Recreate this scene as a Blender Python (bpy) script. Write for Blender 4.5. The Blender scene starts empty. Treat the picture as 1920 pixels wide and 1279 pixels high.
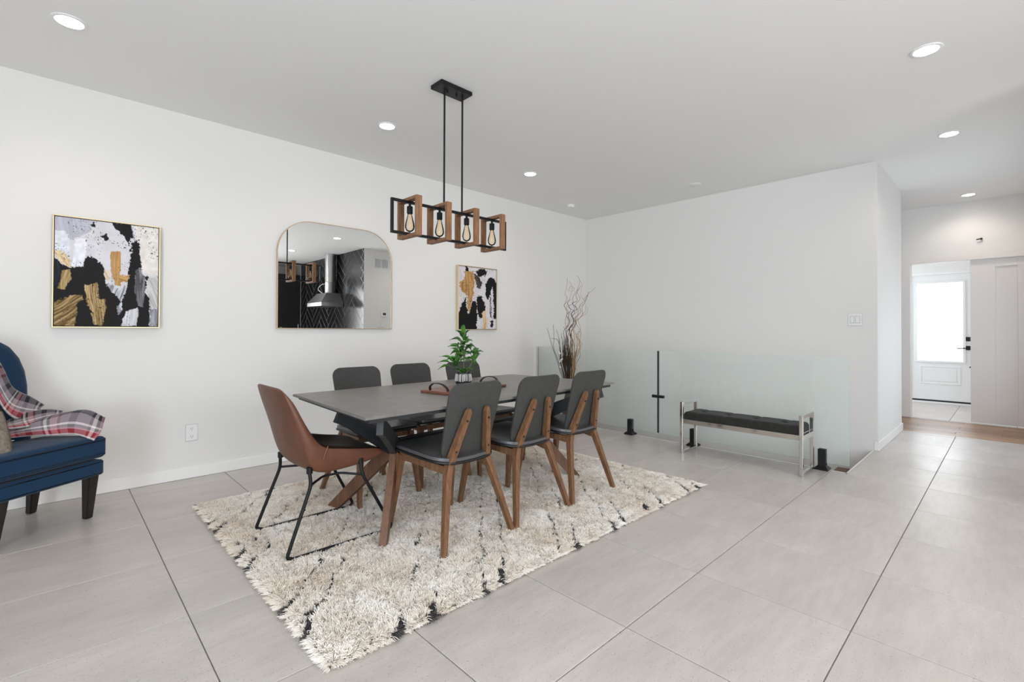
import bpy, bmesh, math, random
import numpy as np
from mathutils import Vector, Matrix
random.seed(7)
RNG = np.random.default_rng(11)
SC = bpy.context.scene
COL = SC.collection

# ------------------------------------------------------------------ camera
HC = 1.156
F, YAW, PITCH, ROLL, SHY = 898.135, math.radians(46.2359), math.radians(.51108), math.radians(.20208), -27.49
cy, sy = math.cos(YAW), math.sin(YAW)
fwd, rgt, up = Vector((cy, sy, 0)), Vector((sy, -cy, 0)), Vector((0, 0, 1))
f2 = fwd * math.cos(PITCH) + up * math.sin(PITCH)
u2 = up * math.cos(PITCH) - fwd * math.sin(PITCH)
r3 = rgt * math.cos(ROLL) + u2 * math.sin(ROLL)
u3 = u2 * math.cos(ROLL) - rgt * math.sin(ROLL)
cam = bpy.data.cameras.new('camera')
camo = bpy.data.objects.new('camera', cam)
COL.objects.link(camo)
cam.sensor_fit = 'HORIZONTAL'
cam.sensor_width = 36
cam.lens = F * 36 / 1920
cam.shift_y = SHY / 1920
cam.clip_start = .02
m = Matrix((r3, u3, -f2)).transposed().to_4x4()
m.translation = (0, 0, HC)
camo.matrix_world = m
SC.camera = camo

# ------------------------------------------------------------------ light and exposure
SC.view_settings.view_transform = 'Standard'
SC.view_settings.look = 'None'
SC.view_settings.gamma = 1
SC.view_settings.use_curve_mapping = False
SC.view_settings.exposure = 0.13
w = bpy.data.worlds.new('World')
SC.world = w
w.use_nodes = True
w.node_tree.nodes['Background'].inputs[0].default_value = (.80, .90, 1, 1)
w.node_tree.nodes['Background'].inputs[1].default_value = 1.6
SC.cycles.max_bounces = 12
SC.cycles.diffuse_bounces = 8
SC.cycles.glossy_bounces = 6
SC.cycles.transparent_max_bounces = 16
SC.cycles.sample_clamp_indirect = 6
SC.cycles.use_denoising = True
SC.cycles.caustics_reflective = False
SC.cycles.caustics_refractive = False


def area(name, loc, direction, sx, sz, power, color):
    l = bpy.data.lights.new(name, 'AREA')
    l.shape = 'RECTANGLE'
    l.size, l.size_y, l.energy, l.color = sx, sz, power, color
    o = bpy.data.objects.new(name, l)
    COL.objects.link(o)
    o.location = loc
    o.rotation_euler = Vector(direction).to_track_quat('-Z', 'Y').to_euler()
    return o


# daylight coming in through the patio door (x = -2.6) and the windows at y = -4.5
area('daylight_and_fill', (-2.66, -1.2, 1.2), (1, .12, .28), 2.3, 2.1, 168, (.76, .88, 1))
area('daylight_and_fill', (2.1, -4.58, 1.35), (0, 1, .45), 3.9, 2.3, 195, (1, .98, .95))
# daylight from the opening on the hall's right side
area('daylight_and_fill', (6.7, -.36, 1.15), (0, 1, .35), 2.2, 2.0, 11, (.78, .88, 1))
# unseen fill light added inside the entry, by its windowless side wall
area('daylight_and_fill', (9.5, 2.35, 1.5), (0, -1, 0), 1.4, 1.8, 22, (.84, .92, 1))

LAMP_POWER = 11.5
LAMP_COL = (1, .86, .72)


# ------------------------------------------------------------------ helpers
def lin(r, g, b):
    def f(c):
        c /= 255
        return c / 12.92 if c <= .04045 else ((c + .055) / 1.055) ** 2.4
    return (f(r), f(g), f(b))


def mat(name, col, rough=.5, metal=0, spec=.5, noise=None, bump=None, emit=None, sheen=0, coat=0):
    """noise = (scale xyz, amount, detail) varies the colour; bump = (scale, strength)"""
    m = bpy.data.materials.new(name)
    m.use_nodes = True
    nt = m.node_tree
    b = nt.nodes['Principled BSDF']
    b.inputs['Base Color'].default_value = (*col, 1)
    b.inputs['Roughness'].default_value = rough
    b.inputs['Metallic'].default_value = metal
    b.inputs['Specular IOR Level'].default_value = spec
    if sheen:
        b.inputs['Sheen Weight'].default_value = sheen
    if coat:
        b.inputs['Coat Weight'].default_value = coat
        b.inputs['Coat Roughness'].default_value = .15
    if emit:
        b.inputs['Emission Color'].default_value = (*emit[0], 1)
        b.inputs['Emission Strength'].default_value = emit[1]
    tc = None
    if noise or bump:
        tc = nt.nodes.new('ShaderNodeTexCoord')
    if noise:
        mp = nt.nodes.new('ShaderNodeMapping')
        mp.inputs['Scale'].default_value = noise[0]
        n = nt.nodes.new('ShaderNodeTexNoise')
        n.inputs['Scale'].default_value = 1
        n.inputs['Detail'].default_value = noise[2] if len(noise) > 2 else 4
        n.inputs['Roughness'].default_value = .6
        r = nt.nodes.new('ShaderNodeValToRGB')
        a = noise[1]
        r.color_ramp.elements[0].position = .3
        r.color_ramp.elements[1].position = .7
        r.color_ramp.elements[0].color = (*[c * (1 - a) for c in col], 1)
        r.color_ramp.elements[1].color = (*[min(1, c * (1 + a)) for c in col], 1)
        nt.links.new(tc.outputs['Object'], mp.inputs[0])
        nt.links.new(mp.outputs[0], n.inputs['Vector'])
        nt.links.new(n.outputs['Fac'], r.inputs[0])
        nt.links.new(r.outputs[0], b.inputs['Base Color'])
    if bump:
        n2 = nt.nodes.new('ShaderNodeTexNoise')
        n2.inputs['Scale'].default_value = bump[0]
        n2.inputs['Detail'].default_value = 3
        bp = nt.nodes.new('ShaderNodeBump')
        bp.inputs['Strength'].default_value = bump[1]
        bp.inputs['Distance'].default_value = .004
        nt.links.new(tc.outputs['Object'], n2.inputs['Vector'])
        nt.links.new(n2.outputs['Fac'], bp.inputs['Height'])
        nt.links.new(bp.outputs[0], b.inputs['Normal'])
    return m


def wood(name, col, sc=(60, 60, 4), amt=.35, rough=.45):
    return mat(name, col, rough, noise=(sc, amt, 6))


def link(o, parent=None):
    COL.objects.link(o)
    if parent:
        o.parent = parent
    return o


def obj(name, bm, material=None, parent=None, smooth=False, loc=None):
    bmesh.ops.recalc_face_normals(bm, faces=bm.faces)
    me = bpy.data.meshes.new(name)
    bm.to_mesh(me)
    bm.free()
    if smooth:
        me.shade_smooth()
    if smooth == 'auto':
        me.set_sharp_from_angle(angle=math.radians(40))
    if material:
        for mm in (material if isinstance(material, (list, tuple)) else [material]):
            me.materials.append(mm)
    o = bpy.data.objects.new(name, me)
    if loc:
        o.location = loc
    return link(o, parent)


def tag(o, label, cat, group=None, kind=None):
    o['label'] = label
    o['category'] = cat
    if group:
        o['group'] = group
    if kind:
        o['kind'] = kind
    return o


def empty(name, label, cat, loc=(0, 0, 0), rz=0, group=None):
    o = bpy.data.objects.new(name, None)
    o.empty_display_size = .1
    link(o)
    o.location = loc
    o.rotation_euler = (0, 0, rz)
    return tag(o, label, cat, group)


def struct(o):
    o['kind'] = 'structure'
    return o


def copy_tree(o, parent=None):
    c = o.copy()
    COL.objects.link(c)
    if parent:
        c.parent = parent
        c.matrix_parent_inverse = o.matrix_parent_inverse.copy()
    for ch in list(o.children):
        copy_tree(ch, c)
    return c


def box(bm, x0, x1, y0, y1, z0, z1, bev=0, seg=1, mi=0):
    n0 = len(bm.faces)
    vs = [bm.verts.new(p) for p in ((x0, y0, z0), (x1, y0, z0), (x1, y1, z0), (x0, y1, z0),
                                    (x0, y0, z1), (x1, y0, z1), (x1, y1, z1), (x0, y1, z1))]
    fs = [bm.faces.new([vs[i] for i in q]) for q in ((3, 2, 1, 0), (4, 5, 6, 7), (0, 1, 5, 4), (1, 2, 6, 5), (2, 3, 7, 6), (3, 0, 4, 7))]
    for f in fs:
        f.material_index = mi
    if bev:
        es = list({e for f in fs for e in f.edges})
        r = bmesh.ops.bevel(bm, geom=es, offset=bev, segments=seg, affect='EDGES', profile=.5)
        for f in r['faces']:
            f.material_index = mi
    return bm


def B(*a, **k):
    return box(bmesh.new(), *a, **k)


def tube(bm, pts, r, n=8, cap=True):
    """round tube along points; r a number or one radius per point"""
    pts = [Vector(p) for p in pts]
    rs = r if isinstance(r, (list, tuple)) else [r] * len(pts)
    rings = []
    ref = None
    for i, p in enumerate(pts):
        a = (pts[i] - pts[i - 1]).normalized() if i else None
        b = (pts[i + 1] - pts[i]).normalized() if i < len(pts) - 1 else None
        t = (a + b).normalized() if a and b else (a or b)
        if ref is None:
            ref = Vector((0, 0, 1)) if abs(t.z) < .9 else Vector((1, 0, 0))
        s = t.cross(ref).normalized()
        ref = s.cross(t).normalized()
        rings.append([bm.verts.new(p + (s * math.cos(2 * math.pi * k / n) + ref * math.sin(2 * math.pi * k / n)) * rs[i]) for k in range(n)])
    for a, b in zip(rings, rings[1:]):
        for k in range(n):
            bm.faces.new((a[k], a[(k + 1) % n], b[(k + 1) % n], b[k]))
    if cap:
        bm.faces.new(rings[0][::-1])
        bm.faces.new(rings[-1])
    return bm


def smooth_path(pts, k=4):
    """Catmull-Rom through the points"""
    P = [Vector(p) for p in pts]
    P = [P[0] * 2 - P[1]] + P + [P[-1] * 2 - P[-2]]
    out = []
    for i in range(1, len(P) - 2):
        for j in range(k):
            t = j / k
            a, b, c, d = P[i - 1:i + 3]
            out.append(.5 * ((2 * b) + (c - a) * t + (2 * a - 5 * b + 4 * c - d) * t * t + (3 * b - a - 3 * c + d) * t ** 3))
    out.append(P[-2])
    return out


def fillet(pts, r, k=4):
    """polyline with rounded corners"""
    P = [Vector(p) for p in pts]
    out = [P[0]]
    for i in range(1, len(P) - 1):
        a, b, c = P[i - 1], P[i], P[i + 1]
        d1, d2 = (a - b), (c - b)
        q = min(r, d1.length * .45, d2.length * .45)
        s, e = b + d1.normalized() * q, b + d2.normalized() * q
        for j in range(k + 1):
            t = j / k
            out.append(s * (1 - t) ** 2 + b * 2 * t * (1 - t) + e * t * t)
    out.append(P[-1])
    return out


def sweep(bm, pts, ws, ds, side):
    """rectangular bar along pts; ws across 'side', ds across the other way"""
    pts = [Vector(p) for p in pts]
    side = Vector(side)
    rings = []
    for i, p in enumerate(pts):
        a = (pts[i] - pts[i - 1]).normalized() if i else None
        b = (pts[i + 1] - pts[i]).normalized() if i < len(pts) - 1 else None
        t = (a + b).normalized() if a and b else (a or b)
        s = (side - t * side.dot(t)).normalized()
        o = t.cross(s)
        w_, d_ = ws[i] / 2, ds[i] / 2
        rings.append([bm.verts.new(p + s * (x * w_) + o * (y * d_)) for x, y in ((-1, -1), (1, -1), (1, 1), (-1, 1))])
    for a, b in zip(rings, rings[1:]):
        for k in range(4):
            bm.faces.new((a[k], a[(k + 1) % 4], b[(k + 1) % 4], b[k]))
    bm.faces.new(rings[0][::-1])
    bm.faces.new(rings[-1])
    return bm


def lathe(bm, prof, n=24, c=(0, 0)):
    rings = []
    for r, z in prof:
        rings.append([bm.verts.new((c[0] + r * math.cos(2 * math.pi * k / n), c[1] + r * math.sin(2 * math.pi * k / n), z)) for k in range(n)])
    for a, b in zip(rings, rings[1:]):
        for k in range(n):
            bm.faces.new((a[k], a[(k + 1) % n], b[(k + 1) % n], b[k]))
    if prof[0][0] > 1e-6:
        bm.faces.new(rings[0][::-1])
    if prof[-1][0] > 1e-6:
        bm.faces.new(rings[-1])
    return bm


def prism(bm, poly, h, axis='z', base=0):
    """polygon extruded; axis says which coordinate h runs along"""
    def P(a, b, c):
        return {'z': (a, b, c), 'y': (a, c, b), 'x': (c, a, b)}[axis]
    lo = [bm.verts.new(P(a, b, base)) for a, b in poly]
    hi = [bm.verts.new(P(a, b, base + h)) for a, b in poly]
    n = len(poly)
    bm.faces.new(lo[::-1])
    bm.faces.new(hi)
    for k in range(n):
        bm.faces.new((lo[k], lo[(k + 1) % n], hi[(k + 1) % n], hi[k]))
    return bm


def rrect(x0, x1, y0, y1, rads, k=8):
    """rounded rectangle outline, rads for corners (x0y0, x1y0, x1y1, x0y1)"""
    out = []
    for (cx, cy_, sx, sy_, a0), r in zip(((x0, y0, 1, 1, 180), (x1, y0, -1, 1, 270), (x1, y1, -1, -1, 0), (x0, y1, 1, -1, 90)), rads):
        if r < 1e-5:
            out.append((cx, cy_))
            continue
        for j in range(k + 1):
            a = math.radians(a0 + 90 * j / k)
            out.append((cx + sx * r + r * math.cos(a), cy_ + sy_ * r + r * math.sin(a)))
    return out


def sheet(bm, grid, thick, uv=None):
    """closed solid from a grid of points (rows of equal length), thickness along the normals"""
    R, C = len(grid), len(grid[0])
    G = [[Vector(p) for p in row] for row in grid]

    def nrm(i, j):
        a = G[min(i + 1, R - 1)][j] - G[max(i - 1, 0)][j]
        b = G[i][min(j + 1, C - 1)] - G[i][max(j - 1, 0)]
        n = a.cross(b)
        return n.normalized() if n.length > 1e-9 else Vector((0, 0, 1))
    N = [[nrm(i, j) for j in range(C)] for i in range(R)]
    top = [[bm.verts.new(G[i][j] + N[i][j] * (thick / 2)) for j in range(C)] for i in range(R)]
    bot = [[bm.verts.new(G[i][j] - N[i][j] * (thick / 2)) for j in range(C)] for i in range(R)]
    lay = bm.loops.layers.uv.new('UVMap') if uv else None

    def face(vs, ij=None):
        try:
            f = bm.faces.new(vs)
        except ValueError:
            return
        if lay and ij:
            for l, (i, j) in zip(f.loops, ij):
                l[lay].uv = uv(i / (R - 1), j / (C - 1))
    for i in range(R - 1):
        for j in range(C - 1):
            q = ((i, j), (i + 1, j), (i + 1, j + 1), (i, j + 1))
            face([top[a][b] for a, b in q], q)
            face([bot[a][b] for a, b in q[::-1]], q[::-1])
    for j in range(C - 1):
        for i in (0, R - 1):
            face([top[i][j], top[i][j + 1], bot[i][j + 1], bot[i][j]], ((i, j), (i, j + 1), (i, j + 1), (i, j)))
    for i in range(R - 1):
        for j in (0, C - 1):
            face([top[i][j], top[i + 1][j], bot[i + 1][j], bot[i][j]], ((i, j), (i + 1, j), (i + 1, j), (i, j)))
    return bm


def subsurf(o, lv=2):
    md = o.modifiers.new('subsurf', 'SUBSURF')
    md.levels = md.render_levels = lv
    return o


# ------------------------------------------------------------------ materials
M_WALL = mat('wall_paint', (.785, .772, .752), .55, spec=.25, bump=(180, .02))
M_CEIL = mat('ceiling_paint', (.86, .855, .845), .8, spec=.15)
M_TRIM = mat('trim_paint', (.86, .85, .835), .35, spec=.4)
M_DOOR = mat('door_paint', (.82, .82, .82), .4, spec=.4)
M_SLIDE = mat('sliding_door_paint', (.80, .765, .74), .45, spec=.35)
M_GROUT = mat('grout', (.27, .24, .205), .9)
M_BLACK = mat('black_metal', (.007, .007, .008), .42, spec=.3)
M_SATIN = mat('black_steel', (.022, .023, .026), .5, spec=.4)
M_WALNUT = wood('walnut', (.165, .078, .036), (70, 70, 7), .38, .5)
M_TABLELEG = wood('table_leg_wood', (.15, .072, .04), (50, 50, 8), .3, .5)
M_RUSTIC = wood('rustic_wood', (.24, .115, .052), (90, 90, 8), .5, .55)
M_GREYPLY = mat('charcoal_shell', (.050, .051, .048), .5, spec=.35, noise=((40, 40, 40), .12))
M_PAD = mat('grey_leather_pad', (.085, .085, .088), .36, spec=.5, bump=(60, .25))
M_BLACKPLY = mat('black_ply', (.012, .011, .011), .45)
M_TABLE = mat('stone_tabletop', (.19, .178, .166), .36, spec=.45, noise=((14, 14, 14), .16, 8))
M_LEATHER = mat('tan_leather', (.125, .048, .026), .42, spec=.45, noise=((16, 16, 16), .14), bump=(220, .12))
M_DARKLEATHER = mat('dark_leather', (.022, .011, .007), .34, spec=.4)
M_STITCH = mat('stitching', (.26, .11, .055), .6)
M_BLUE = mat('blue_fabric', (.007, .034, .082), .85, spec=.2, noise=((300, 300, 300), .25), bump=(500, .25), sheen=.12)
M_PIPING = mat('blue_piping', (.006, .02, .05), .8)
M_ESPRESSO = wood('espresso_wood', (.016, .012, .010), (60, 60, 6), .4, .4)
M_PILLOW = mat('taupe_fur', (.27, .23, .19), .95, spec=.1, noise=((60, 60, 60), .35), bump=(120, .8))
M_TAG = mat('white_label', (.8, .8, .78), .6)
M_GOLD = mat('pale_gold_frame', (.76, .60, .38), .35, metal=.55)
M_BRASS = mat('brushed_brass', (.70, .50, .32), .3, metal=.8)
M_MIRROR = mat('mirror_silver', (.93, .945, .945), 0.0, metal=1)
M_CHROME = mat('chrome', (.72, .72, .72), .09, metal=1)
M_BENCH = mat('charcoal_velvet', (.021, .021, .018), .75, spec=.2, noise=((30, 30, 30), .25), sheen=.08)
M_PLATE = mat('white_plastic', (.83, .83, .82), .35)
M_HOLE = mat('dark_slot', (.02, .02, .02), .7)
M_STEEL = mat('stainless_steel', (.50, .50, .50), .28, metal=1)
M_KBLACK = mat('black_tile', (.007, .007, .008), .16, spec=.4)
M_KGROUT_GLINT = mat('kitchen_grout_glint', (.22, .21, .20), .7)  # joints coloured pale to stand in for light catching the tile edges
M_CABINET = mat('black_cabinet', (.010, .010, .011), .4)
M_POT = mat('pot_black', (.02, .02, .022), .5)
M_POTW = mat('pot_white_stripe', (.75, .74, .72), .6)
M_SOIL = mat('soil', (.03, .02, .012), .9)
M_STEM = mat('plant_stem', (.10, .14, .05), .6)
M_TRAY = wood('tray_wood', (.20, .075, .045), (60, 8, 60), .3, .4)
M_STRAP = mat('dark_leather_strap', (.02, .014, .012), .5)
M_PLANK = None


def leaf_mat():
    m = mat('plant_leaf', (.035, .17, .018), .32, spec=.5)
    nt = m.node_tree
    oi = nt.nodes.new('ShaderNodeObjectInfo')
    r = nt.nodes.new('ShaderNodeValToRGB')
    r.color_ramp.elements[0].color = (.018, .085, .012, 1)
    r.color_ramp.elements[1].color = (.10, .27, .045, 1)
    nt.links.new(oi.outputs['Random'], r.inputs[0])
    nt.links.new(r.outputs[0], nt.nodes['Principled BSDF'].inputs['Base Color'])
    return m


M_LEAF = leaf_mat()


def tile_mat(name, base, rough):
    m = bpy.data.materials.new(name)
    m.use_nodes = True
    nt = m.node_tree
    N, L = nt.nodes.new, nt.links.new
    b = nt.nodes['Principled BSDF']
    b.inputs['Specular IOR Level'].default_value = .5
    tc, oi = N('ShaderNodeTexCoord'), N('ShaderNodeObjectInfo')
    add = N('ShaderNodeVectorMath')
    add.operation = 'MULTIPLY_ADD'
    add.inputs[1].default_value = (1, 1, 1)
    sc = N('ShaderNodeVectorMath')
    sc.operation = 'SCALE'
    sc.inputs['Scale'].default_value = 13
    cmb = N('ShaderNodeCombineXYZ')
    for k in range(3):
        L(oi.outputs['Random'], cmb.inputs[k])
    L(cmb.outputs[0], sc.inputs[0])
    L(tc.outputs['Object'], add.inputs[0])
    L(sc.outputs[0], add.inputs[2])

    def noise(scale, detail, rgh=.55):
        mp = N('ShaderNodeMapping')
        mp.inputs['Scale'].default_value = scale
        n = N('ShaderNodeTexNoise')
        n.inputs['Scale'].default_value = 1
        n.inputs['Detail'].default_value = detail
        n.inputs['Roughness'].default_value = rgh
        L(add.outputs[0], mp.inputs[0])
        L(mp.outputs[0], n.inputs['Vector'])
        return n.outputs['Fac']

    def ramp(inp, p0, p1, c0, c1):
        r = N('ShaderNodeValToRGB')
        r.color_ramp.elements[0].position, r.color_ramp.elements[1].position = p0, p1
        r.color_ramp.elements[0].color, r.color_ramp.elements[1].color = (*c0, 1), (*c1, 1)
        L(inp, r.inputs[0])
        return r.outputs[0]

    def mult(a, c):
        x = N('ShaderNodeMix')
        x.data_type = 'RGBA'
        x.blend_type = 'MULTIPLY'
        x.inputs['Factor'].default_value = 1
        L(a, x.inputs['A'])
        L(c, x.inputs['B'])
        return x.outputs['Result']
    lo = tuple(c * .86 for c in base)
    c = ramp(noise((2.2, 5.5, 1), 6), .3, .7, lo, base)
    c = mult(c, ramp(noise((7, 34, 1), 5), .35, .6, (.93, .925, .915), (1, 1, 1)))
    c = mult(c, ramp(noise((130, 200, 1), 2, .5), .27, .36, (.60, .585, .57), (1, 1, 1)))
    c = mult(c, ramp(oi.outputs['Random'], 0, 1, (.955, .952, .945), (1, 1, 1)))
    L(c, b.inputs['Base Color'])
    rr = N('ShaderNodeMapRange')
    rr.inputs['To Min'].default_value, rr.inputs['To Max'].default_value = rough - .05, rough + .1
    L(noise((3, 8, 1), 4), rr.inputs[0])
    L(rr.outputs[0], b.inputs['Roughness'])
    return m


M_TILE = tile_mat('porcelain_tile', (.62, .578, .548), .30)


def plank_mat():
    m = wood('oak_plank', (.36, .21, .115), (22, 2.2, 20), .38, .32)
    nt = m.node_tree
    b = nt.nodes['Principled BSDF']
    src = b.inputs['Base Color'].links[0].from_socket
    oi = nt.nodes.new('ShaderNodeObjectInfo')
    r = nt.nodes.new('ShaderNodeValToRGB')
    r.color_ramp.elements[0].color = (.62, .55, .5, 1)
    r.color_ramp.elements[1].color = (1.15, 1.12, 1.1, 1)
    x = nt.nodes.new('ShaderNodeMix')
    x.data_type = 'RGBA'
    x.blend_type = 'MULTIPLY'
    x.inputs['Factor'].default_value = 1
    nt.links.new(oi.outputs['Random'], r.inputs[0])
    nt.links.new(src, x.inputs['A'])
    nt.links.new(r.outputs[0], x.inputs['B'])
    nt.links.new(x.outputs['Result'], b.inputs['Base Color'])
    return m


M_PLANK = plank_mat()


def glass_mat(name, tint, rough=0.0, fres=1.35, body=None):
    """clear pane: tinted straight-through light plus mirror-like surface reflection"""
    m = bpy.data.materials.new(name)
    m.use_nodes = True
    nt = m.node_tree
    nt.nodes.remove(nt.nodes['Principled BSDF'])
    out = nt.nodes['Material Output']
    tr, gl, mx, fr = (nt.nodes.new(t) for t in ('ShaderNodeBsdfTransparent', 'ShaderNodeBsdfGlossy', 'ShaderNodeMixShader', 'ShaderNodeFresnel'))
    tr.inputs[0].default_value = (*tint, 1)
    gl.inputs['Roughness'].default_value = rough
    fr.inputs[0].default_value = fres
    nt.links.new(fr.outputs[0], mx.inputs[0])
    nt.links.new(tr.outputs[0], mx.inputs[1])
    nt.links.new(gl.outputs[0], mx.inputs[2])
    last = mx.outputs[0]
    if body:
        df, m2 = nt.nodes.new('ShaderNodeBsdfDiffuse'), nt.nodes.new('ShaderNodeMixShader')
        df.inputs[0].default_value = (*body[0], 1)
        m2.inputs[0].default_value = body[1]
        nt.links.new(last, m2.inputs[1])
        nt.links.new(df.outputs[0], m2.inputs[2])
        last = m2.outputs[0]
    nt.links.new(last, out.inputs[0])
    return m


M_GLASS = glass_mat('railing_glass', (.985, 1.0, .993), fres=1.38, body=((.80, .92, .87), .10))  # greenish tint, plus a pale diffuse haze mixed in to lighten the panes
M_GEDGE = mat('glass_edge', (.55, .68, .64), .2)
M_BULB = glass_mat('amber_bulb_glass', (1, .94, .84), fres=1.42)
M_FIL = mat('filament', (1, .6, .25), .5, emit=((1, .62, .28), .12))
M_LENS = mat('lamp_lens', (1, 1, 1), .5, emit=((1, .93, .82), 3.5))
M_FROST = mat('frosted_door_glass', (.9, .93, .95), .4, emit=((.93, .97, 1), 3.2))

# ------------------------------------------------------------------ room shell
CZ = 2.825      # ceiling height
WY = 4.435      # face of the left wall
XB = 5.79       # face of the back wall
YH = .905       # face of the hall wall / edge of the stair opening
XS = 4.70       # front edge of the stair opening
XF = 8.42       # face of the far wall with the sliding door
XE = 10.32      # face of the entry wall with the front door

bm = bmesh.new()
for x0, x1, y0, y1 in ((-2.75, XS, -4.65, WY), (XS, 8.55, -4.65, .935), (8.55, XE + .2, -.43, 2.6), (7.24, 8.55, .935, 2.6)):
    box(bm, x0, x1, y0, y1, -.22, -.005)
floor = struct(obj('floor', bm, M_GROUT))
struct(obj('ceiling', B(-2.75, XE + .2, -4.65, WY + .15, CZ, CZ + .15), M_CEIL))
struct(obj('wall_left', B(-2.75, XB + .2, WY, WY + .15, -2.6, CZ), M_WALL))
struct(obj('wall_back', B(XB, 7.24, YH, WY, -2.6, CZ), M_WALL))
# wall facing the kitchen side and the hall's right side
bm = B(4.55, 5.55, -.43, -.28, 0, CZ)
box(bm, 7.85, XE + .2, -.43, -.28, 0, CZ)
box(bm, 5.55, 7.85, -.43, -.28, 2.25, CZ)
struct(obj('wall_right', bm, M_WALL))
struct(obj('window_2', B(5.55, 7.85, -.44, -.42, 0, 2.25), mat('window_daylight_pane', (.8, .85, .9), .3, emit=((.85, .92, 1), .5))))
struct(obj('wall_kitchen', B(4.55, 4.70, -4.5, -.43, 0, CZ), M_KGROUT_GLINT))
# wall behind the camera, with a wide window
bm = bmesh.new()
box(bm, -2.75, 4.7, -4.65, -4.5, -.005, .2)
box(bm, -2.75, 4.7, -4.65, -4.5, 2.5, CZ)
box(bm, -2.75, .1, -4.65, -4.5, .2, 2.5)
box(bm, 4.0, 4.7, -4.65, -4.5, .2, 2.5)
struct(obj('wall_rear', bm, M_WALL))
wf = struct(obj('window_1', B(.1, 4.0, -4.56, -4.51, .2, .26), M_TRIM))
for a in ((.1, 4.0, 2.44, 2.5), (.1, .16, .26, 2.44), (3.94, 4.0, .26, 2.44), (2.02, 2.08, .26, 2.44)):
    obj('window_frame', B(a[0], a[1], -4.56, -4.51, a[2], a[3]), M_TRIM, wf)
# wall on the left behind the armchair, with a glazed patio door
bm = bmesh.new()
box(bm, -2.75, -2.6, -4.5, -2.4, -.005, CZ)
box(bm, -2.75, -2.6, 0, WY, -.005, CZ)
box(bm, -2.75, -2.6, -2.4, 0, 2.35, CZ)
struct(obj('wall_side', bm, M_WALL))
wf = struct(obj('door_3', B(-2.64, -2.58, -2.4, 0, .001, .06), M_TRIM))
for a in ((-2.4, 0, 2.28, 2.35), (-2.4, -2.32, .06, 2.28), (-.08, 0, .06, 2.28), (-1.25, -1.15, .06, 2.28)):
    obj('door_frame', B(-2.64, -2.58, a[0], a[1], a[2], a[3]), M_TRIM, wf)
# far wall: opening with the sliding door; entry beyond
bm = bmesh.new()
box(bm, XF, 8.55, .955, 2.45, -.005, CZ)
box(bm, XF, 8.55, -.28, .955, 2.075, CZ)
struct(obj('wall_far', bm, M_WALL))
struct(obj('wall_hall', B(7.24, 8.42, 2.45, 2.6, -.005, CZ), M_WALL))
bm = bmesh.new()
box(bm, XE, XE + .15, -.28, .16, -.005, CZ)
box(bm, XE, XE + .15, 1.21, 2.6, -.005, CZ)
box(bm, XE, XE + .15, .16, 1.21, 2.12, CZ)
struct(obj('wall_entry', bm, M_WALL))
struct(obj('wall_entry_side', B(8.55, XE, 2.45, 2.6, -.005, CZ), M_WALL))
# stairwell closing walls, out of sight below the floor
struct(obj('wall_stairwell', B(XS - .12, XS, YH, WY, -2.6, -.22), M_WALL))
struct(obj('wall_stairwell_end', B(XS, XB, YH - .1, .925, -2.6, -.22), M_WALL))
struct(obj('floor_lower', B(XS - .12, XB, YH, WY, -2.7, -2.6), M_TILE))
# white fascia on the edges of the stair opening
struct(obj('trim_1', B(XS, XS + .012, .935, WY, -.24, -.002), M_TRIM))
struct(obj('trim_2', B(XS, XB, .935, .947, -.24, -.002), M_TRIM))


def baseboard(name, x0, x1, y0, y1):
    return struct(obj(name, B(x0, x1, y0, y1, .001, .088, .003), M_TRIM))


baseboard('baseboard_left', -2.6, XS - .02, WY - .014, WY)
bm = B(XB - .013, 7.24, YH - .013, YH, .001, .088, .003)
box(bm, XB - .013, XB, YH + .0, YH + .028, .001, .088, .003)
struct(obj('baseboard_hall', bm, M_TRIM))
baseboard('baseboard_right', 4.57, 5.53, -.28, -.266)
baseboard('baseboard_side', -2.6, -2.586, .02, WY - .02)

# ---- floor tiles: each tile a part of the floor
XJ = [.406 + .6095 * k for k in range(-5, 13)]
YJ = [.436 + .6095 * k for k in range(-8, 2)] + [1.675, 2.305, 2.937, 3.57, 4.205, WY]
XJ[0], YJ[0] = -2.6, -4.5
XE1 = 7.245
tile_cache = {}


def add_tile(x0, x1, y0, y1, name='tile', material=None, g=.0021, h=.007):
    key = (name, round(x1 - x0, 3), round(y1 - y0, 3))
    if key not in tile_cache:
        a, b_ = (x1 - x0) / 2 - g, (y1 - y0) / 2 - g
        bm_ = bmesh.new()
        c = .0012
        lo = [bm_.verts.new((sx * a, sy_ * b_, -h)) for sx, sy_ in ((-1, -1), (1, -1), (1, 1), (-1, 1))]
        mi = [bm_.verts.new((sx * a, sy_ * b_, -c)) for sx, sy_ in ((-1, -1), (1, -1), (1, 1), (-1, 1))]
        hi = [bm_.verts.new((sx * (a - c), sy_ * (b_ - c), 0)) for sx, sy_ in ((-1, -1), (1, -1), (1, 1), (-1, 1))]
        bm_.faces.new(hi)
        for p, q in ((lo, mi), (mi, hi)):
            for k in range(4):
                bm_.faces.new((p[k], p[(k + 1) % 4], q[(k + 1) % 4], q[k]))
        o = obj(name, bm_, material or M_TILE, floor)
        tile_cache[key] = o.data
    else:
        o = bpy.data.objects.new(name, tile_cache[key])
        link(o, floor)
    o.location = ((x0 + x1) / 2, (y0 + y1) / 2, 0)
    return o


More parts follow.
